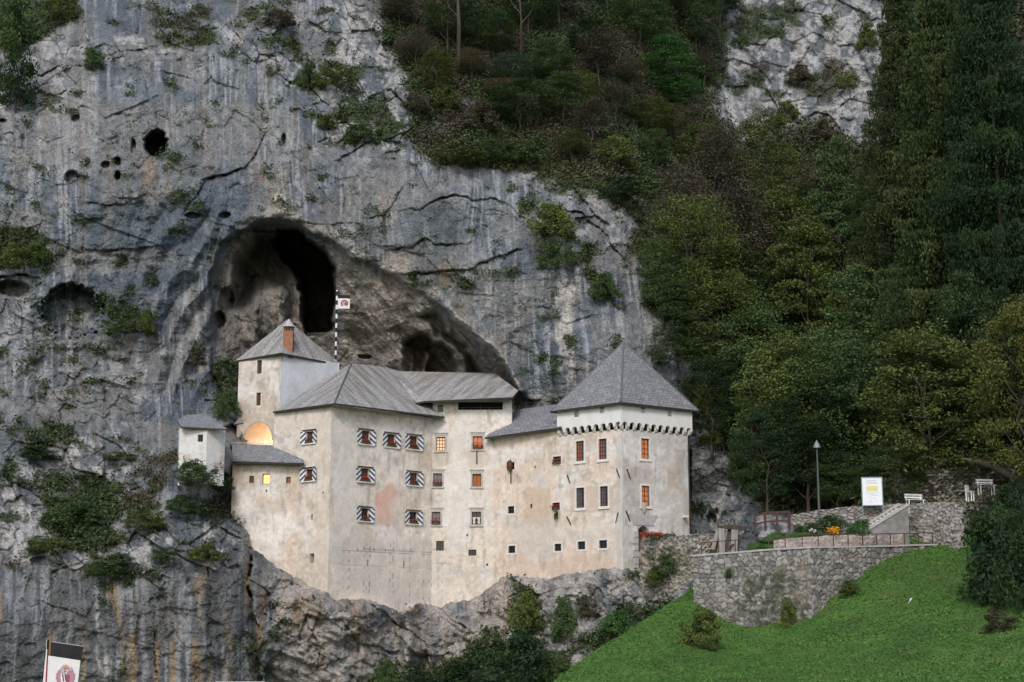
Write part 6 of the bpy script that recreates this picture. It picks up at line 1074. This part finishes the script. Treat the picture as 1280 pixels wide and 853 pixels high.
BUSH = [
 (246,606,548,64,'bush',0,'green','green bush directly under the small white house'),(925,60,40,30,'bush',2,'green','small green bush at the left side of the pale upper cliff'),(1085,60,20,40,'bush',1,'olive','olive bush high on the pale upper cliff beside the spruces'),
 (118,84,56,34,'bush',0,'green','round dark green bush on the upper left cliff above the clean face'),(20,60,-20,70,'bush',1,'green','dark green bush in the top left corner'),(20,130,45,60,'bush',2,'dark','dark bush at the left edge below the top corner'),(75,25,-30,60,'bush',0,'olive','olive bush at the top edge near the left corner'),(350,35,5,60,'bush',1,'brown','brown bush at the top edge above the cave'),(420,110,75,60,'bush',2,'olive','olive bush upper right of the cave mouth'),(455,180,150,60,'bush',0,'green','green bush left of the overhang crack'),(408,160,140,30,'bush',1,'olive','small olive bush on white rock above the cave'),(385,110,70,40,'bush',1,'green','green bush between the white boulders above the cave'),
 (30,335,295,70,'bush',2,'olive','olive bush on the ledge at the left edge, above the shallow cave'),(150,418,385,50,'bush',0,'green','green bush on the little spur left of the cave'),(182,415,378,32,'bush',1,'olive','olive bush on the right end of the little spur'),(190,355,340,20,'bush',2,'green','tiny green bush left of the striped slabs'),(283,522,458,40,'bush',0,'green','green bush growing beside the upper left tower'),(243,455,430,34,'bush',1,'brown','brown bush on the face left of the upper tower'),
 (95,655,600,90,'bush',1,'green','broad green bush on the lower left rock shelf'),(60,690,650,70,'bush',2,'olive','olive bush below the broad green one'),(140,720,665,80,'bush',0,'green','green bush in the middle of the lower left shelf'),(45,575,540,70,'bush',1,'green','green shrub at the left edge above the shelf'),(180,660,615,60,'bush',2,'olive','olive bush below the small white house, left'),(272,615,565,48,'bush',0,'dark','dark bush between the white house and the annex wall'),(225,640,595,50,'bush',1,'green','green bush under the small white house'),(205,700,665,40,'bush',2,'green','green bush on the lip of the lower rock block'),(315,672,636,30,'bush',0,'olive','yellow olive bush against the foot of the annex wall'),(255,700,660,50,'bush',1,'olive','olive bush near the dark gully left of the castle wall'),(150,575,555,50,'bush',2,'olive','olive bush above the grey slab on the lower left'),
 (655,790,728,48,'bush',0,'olive','olive bush at the castle foot beside the brick patch'),(705,800,730,48,'bush',1,'green','green bush at the castle foot right of the brick patch'),(735,770,738,30,'bush',2,'brown','brown bush right under the castle wall'),(640,862,775,110,'bush',0,'dark','large dark bush at the bottom centre below the castle'),(575,866,815,90,'bush',1,'dark','dark bush at the bottom edge left of the large one'),(690,858,800,60,'bush',2,'green','green bush at the bottom between dark bush and lawn'),(480,860,815,34,'bush',0,'green','green bush at the bottom edge under the castle rock'),(520,870,835,70,'bush',2,'dark','low dark bush at the very bottom left of centre'),(770,790,755,50,'bush',1,'bright','fresh green cushion of shrub on the slope left of the lawn edge'),(325,850,800,30,'bush',2,'dark','dark bush in the gully at the bottom left'),(610,872,835,70,'bush',1,'teal','bluish low bush at the bottom edge in the centre'),
 (836,722,684,56,'bush',1,'green','green bush growing out of the path wall below the castle gate'),(820,730,705,34,'bush',2,'olive','olive bush at the lower left of the path wall'),
 (876,520,470,34,'bush',0,'olive','olive bush between pyramid roof and wood'),(905,560,505,40,'bush',1,'green','green bush on the rock strip beside the tower'),(930,600,540,50,'bush',2,'green','green bush at the edge of the wood beside the rock strip'),(890,555,535,30,'bush',2,'olive','little olive bush hanging on the rock behind the tower'),
 (1000,105,78,45,'bush',0,'brown','brown bush in the dent of the pale upper cliff'),(985,150,120,40,'bush',1,'olive','olive bush at the foot of the dent in the pale upper cliff'),(1060,110,85,40,'bush',2,'olive','olive bush on the pale upper cliff near the spruces'),(1030,175,140,50,'bush',0,'brown','brown bush at the lower edge of the pale upper cliff')]
for px, pb, pt, wd, k, v, c, lab in BUSH:
    if px < 320 and pb > 480 and wd > 30: pt = pb - (pb - pt) * .62
    Y = None
    if 800 < px < 860 and 680 < pb < 735: Y = 126.0
    if px in (640, 575, 520, 610, 480, 690): Y = 112 + (px % 7)
    plant(k, v, c, px, pb, pt, wd, lab, Y=Y, group=G_C)
LG = lambda x, y, d=-.4: float(GT(np.array(x), np.array(y))) + d
plant('bush', 0, 'olive', 876, 812, 750, 66, 'olive brown rounded bush on the lawn at the left corner of the bastion', Y=LG(876, 812))
plant('bush', 1, 'dark', 1246, 750, 602, 118, 'big dark evergreen shrub at the right end of the lawn', Y=LG(1246, 748)); plant('bush', 2, 'dark', 1285, 760, 600, 100, 'second dark evergreen shrub cut by the right edge', Y=LG(1285, 760)); plant('bush', 0, 'dark', 1268, 690, 585, 80, 'dark evergreen mass behind the big dark shrub', Y=109)
plant('bush', 2, 'brown', 1250, 788, 755, 50, 'low brown bush at the foot of the big dark evergreen', Y=LG(1250, 788)); plant('bush', 1, 'bright', 1075, 668, 645, 40, 'yellow green low shrub in the bed beside the stair', Y=118.5); plant('bush', 0, 'green', 1040, 664, 640, 55, 'dark green low shrub in the bed under the terrace wall', Y=119.5); plant('bush', 2, 'green', 1010, 665, 650, 40, 'small green shrub near the white flowers', Y=119); plant('bush', 1, 'olive', 985, 790, 735, 30, 'dry olive climber on the face of the bastion wall', Y=113.3); plant('bush', 0, 'olive', 1062, 742, 722, 32, 'olive tuft at the foot of the bastion right of its corner', Y=112.4); plant('bush', 0, 'green', 911, 722, 710, 11, 'tiny green plant sprouting from the middle of the bastion wall', Y=117)
# ------------------------------------------------------------------ low growth nobody could count
wgt = (vden * (1 + 1.5 * slopeM) * (1 - hill) * (PXg > -20) * (PXg < 1300) * (PYg > -20) * (PYg < 870)).ravel(); wgt = wgt * (Yc.ravel() / 130) ** 0
r = np.random.default_rng(77); nT_ = 34000; pick = r.choice(len(wgt), nT_, p=wgt / wgt.sum()); Pt = Pc.reshape(-1, 3)[pick]; vcol_ = vc.reshape(-1, 3)[pick]
m = 7; Pl = np.repeat(Pt, m, 0) + r.normal(0, .28, (nT_ * m, 3)) * [1, .8, .55] + np.array([0, -.25, .10]); V = leaves(Pl, .15, r, .3); cc = np.repeat(np.repeat(vcol_, m, 0) * r.uniform(.6, 1.7, (nT_ * m, 1)), 4, 0)
props(newmesh('ledge_growth', V, np.arange(len(V)).reshape(-1, 4), M['leafcol'], None, cc), 'low mixed scrub and turf growing on the ledges and cracks of the cliff', 'scrub', None, 'stuff')
wgt = (hill * (1 - lawn) * ~((PYg > 636) & (PXg > 915)) * ~((PYg > 580) & (PXg > 1085)) * (PXg > 780) * (PXg < 1320) * (PYg > -30) * (PYg < 720)).ravel(); nT_ = 22000; pick = r.choice(len(wgt), nT_, p=wgt / wgt.sum()); Pt = Pc.reshape(-1, 3)[pick]
Pl = np.repeat(Pt, 6, 0) + r.normal(0, .55, (nT_ * 6, 3)) * [1, .9, .8] + np.array([0, -.5, .3]); V = leaves(Pl, .24, r, .4); tone_ = r.uniform(0, 1, (nT_, 1)); uc_ = np.array([.03, .048, .02]) * (1 - tone_) + np.array([.075, .085, .034]) * tone_; cc = np.repeat(np.repeat(uc_, 6, 0) * r.uniform(.7, 1.4, (nT_ * 6, 1)), 4, 0)
props(newmesh('undergrowth', V, np.arange(len(V)).reshape(-1, 4), M['leafcol'], None, cc), 'dark undergrowth covering the steep wooded hillside right of the castle', 'undergrowth', None, 'stuff')
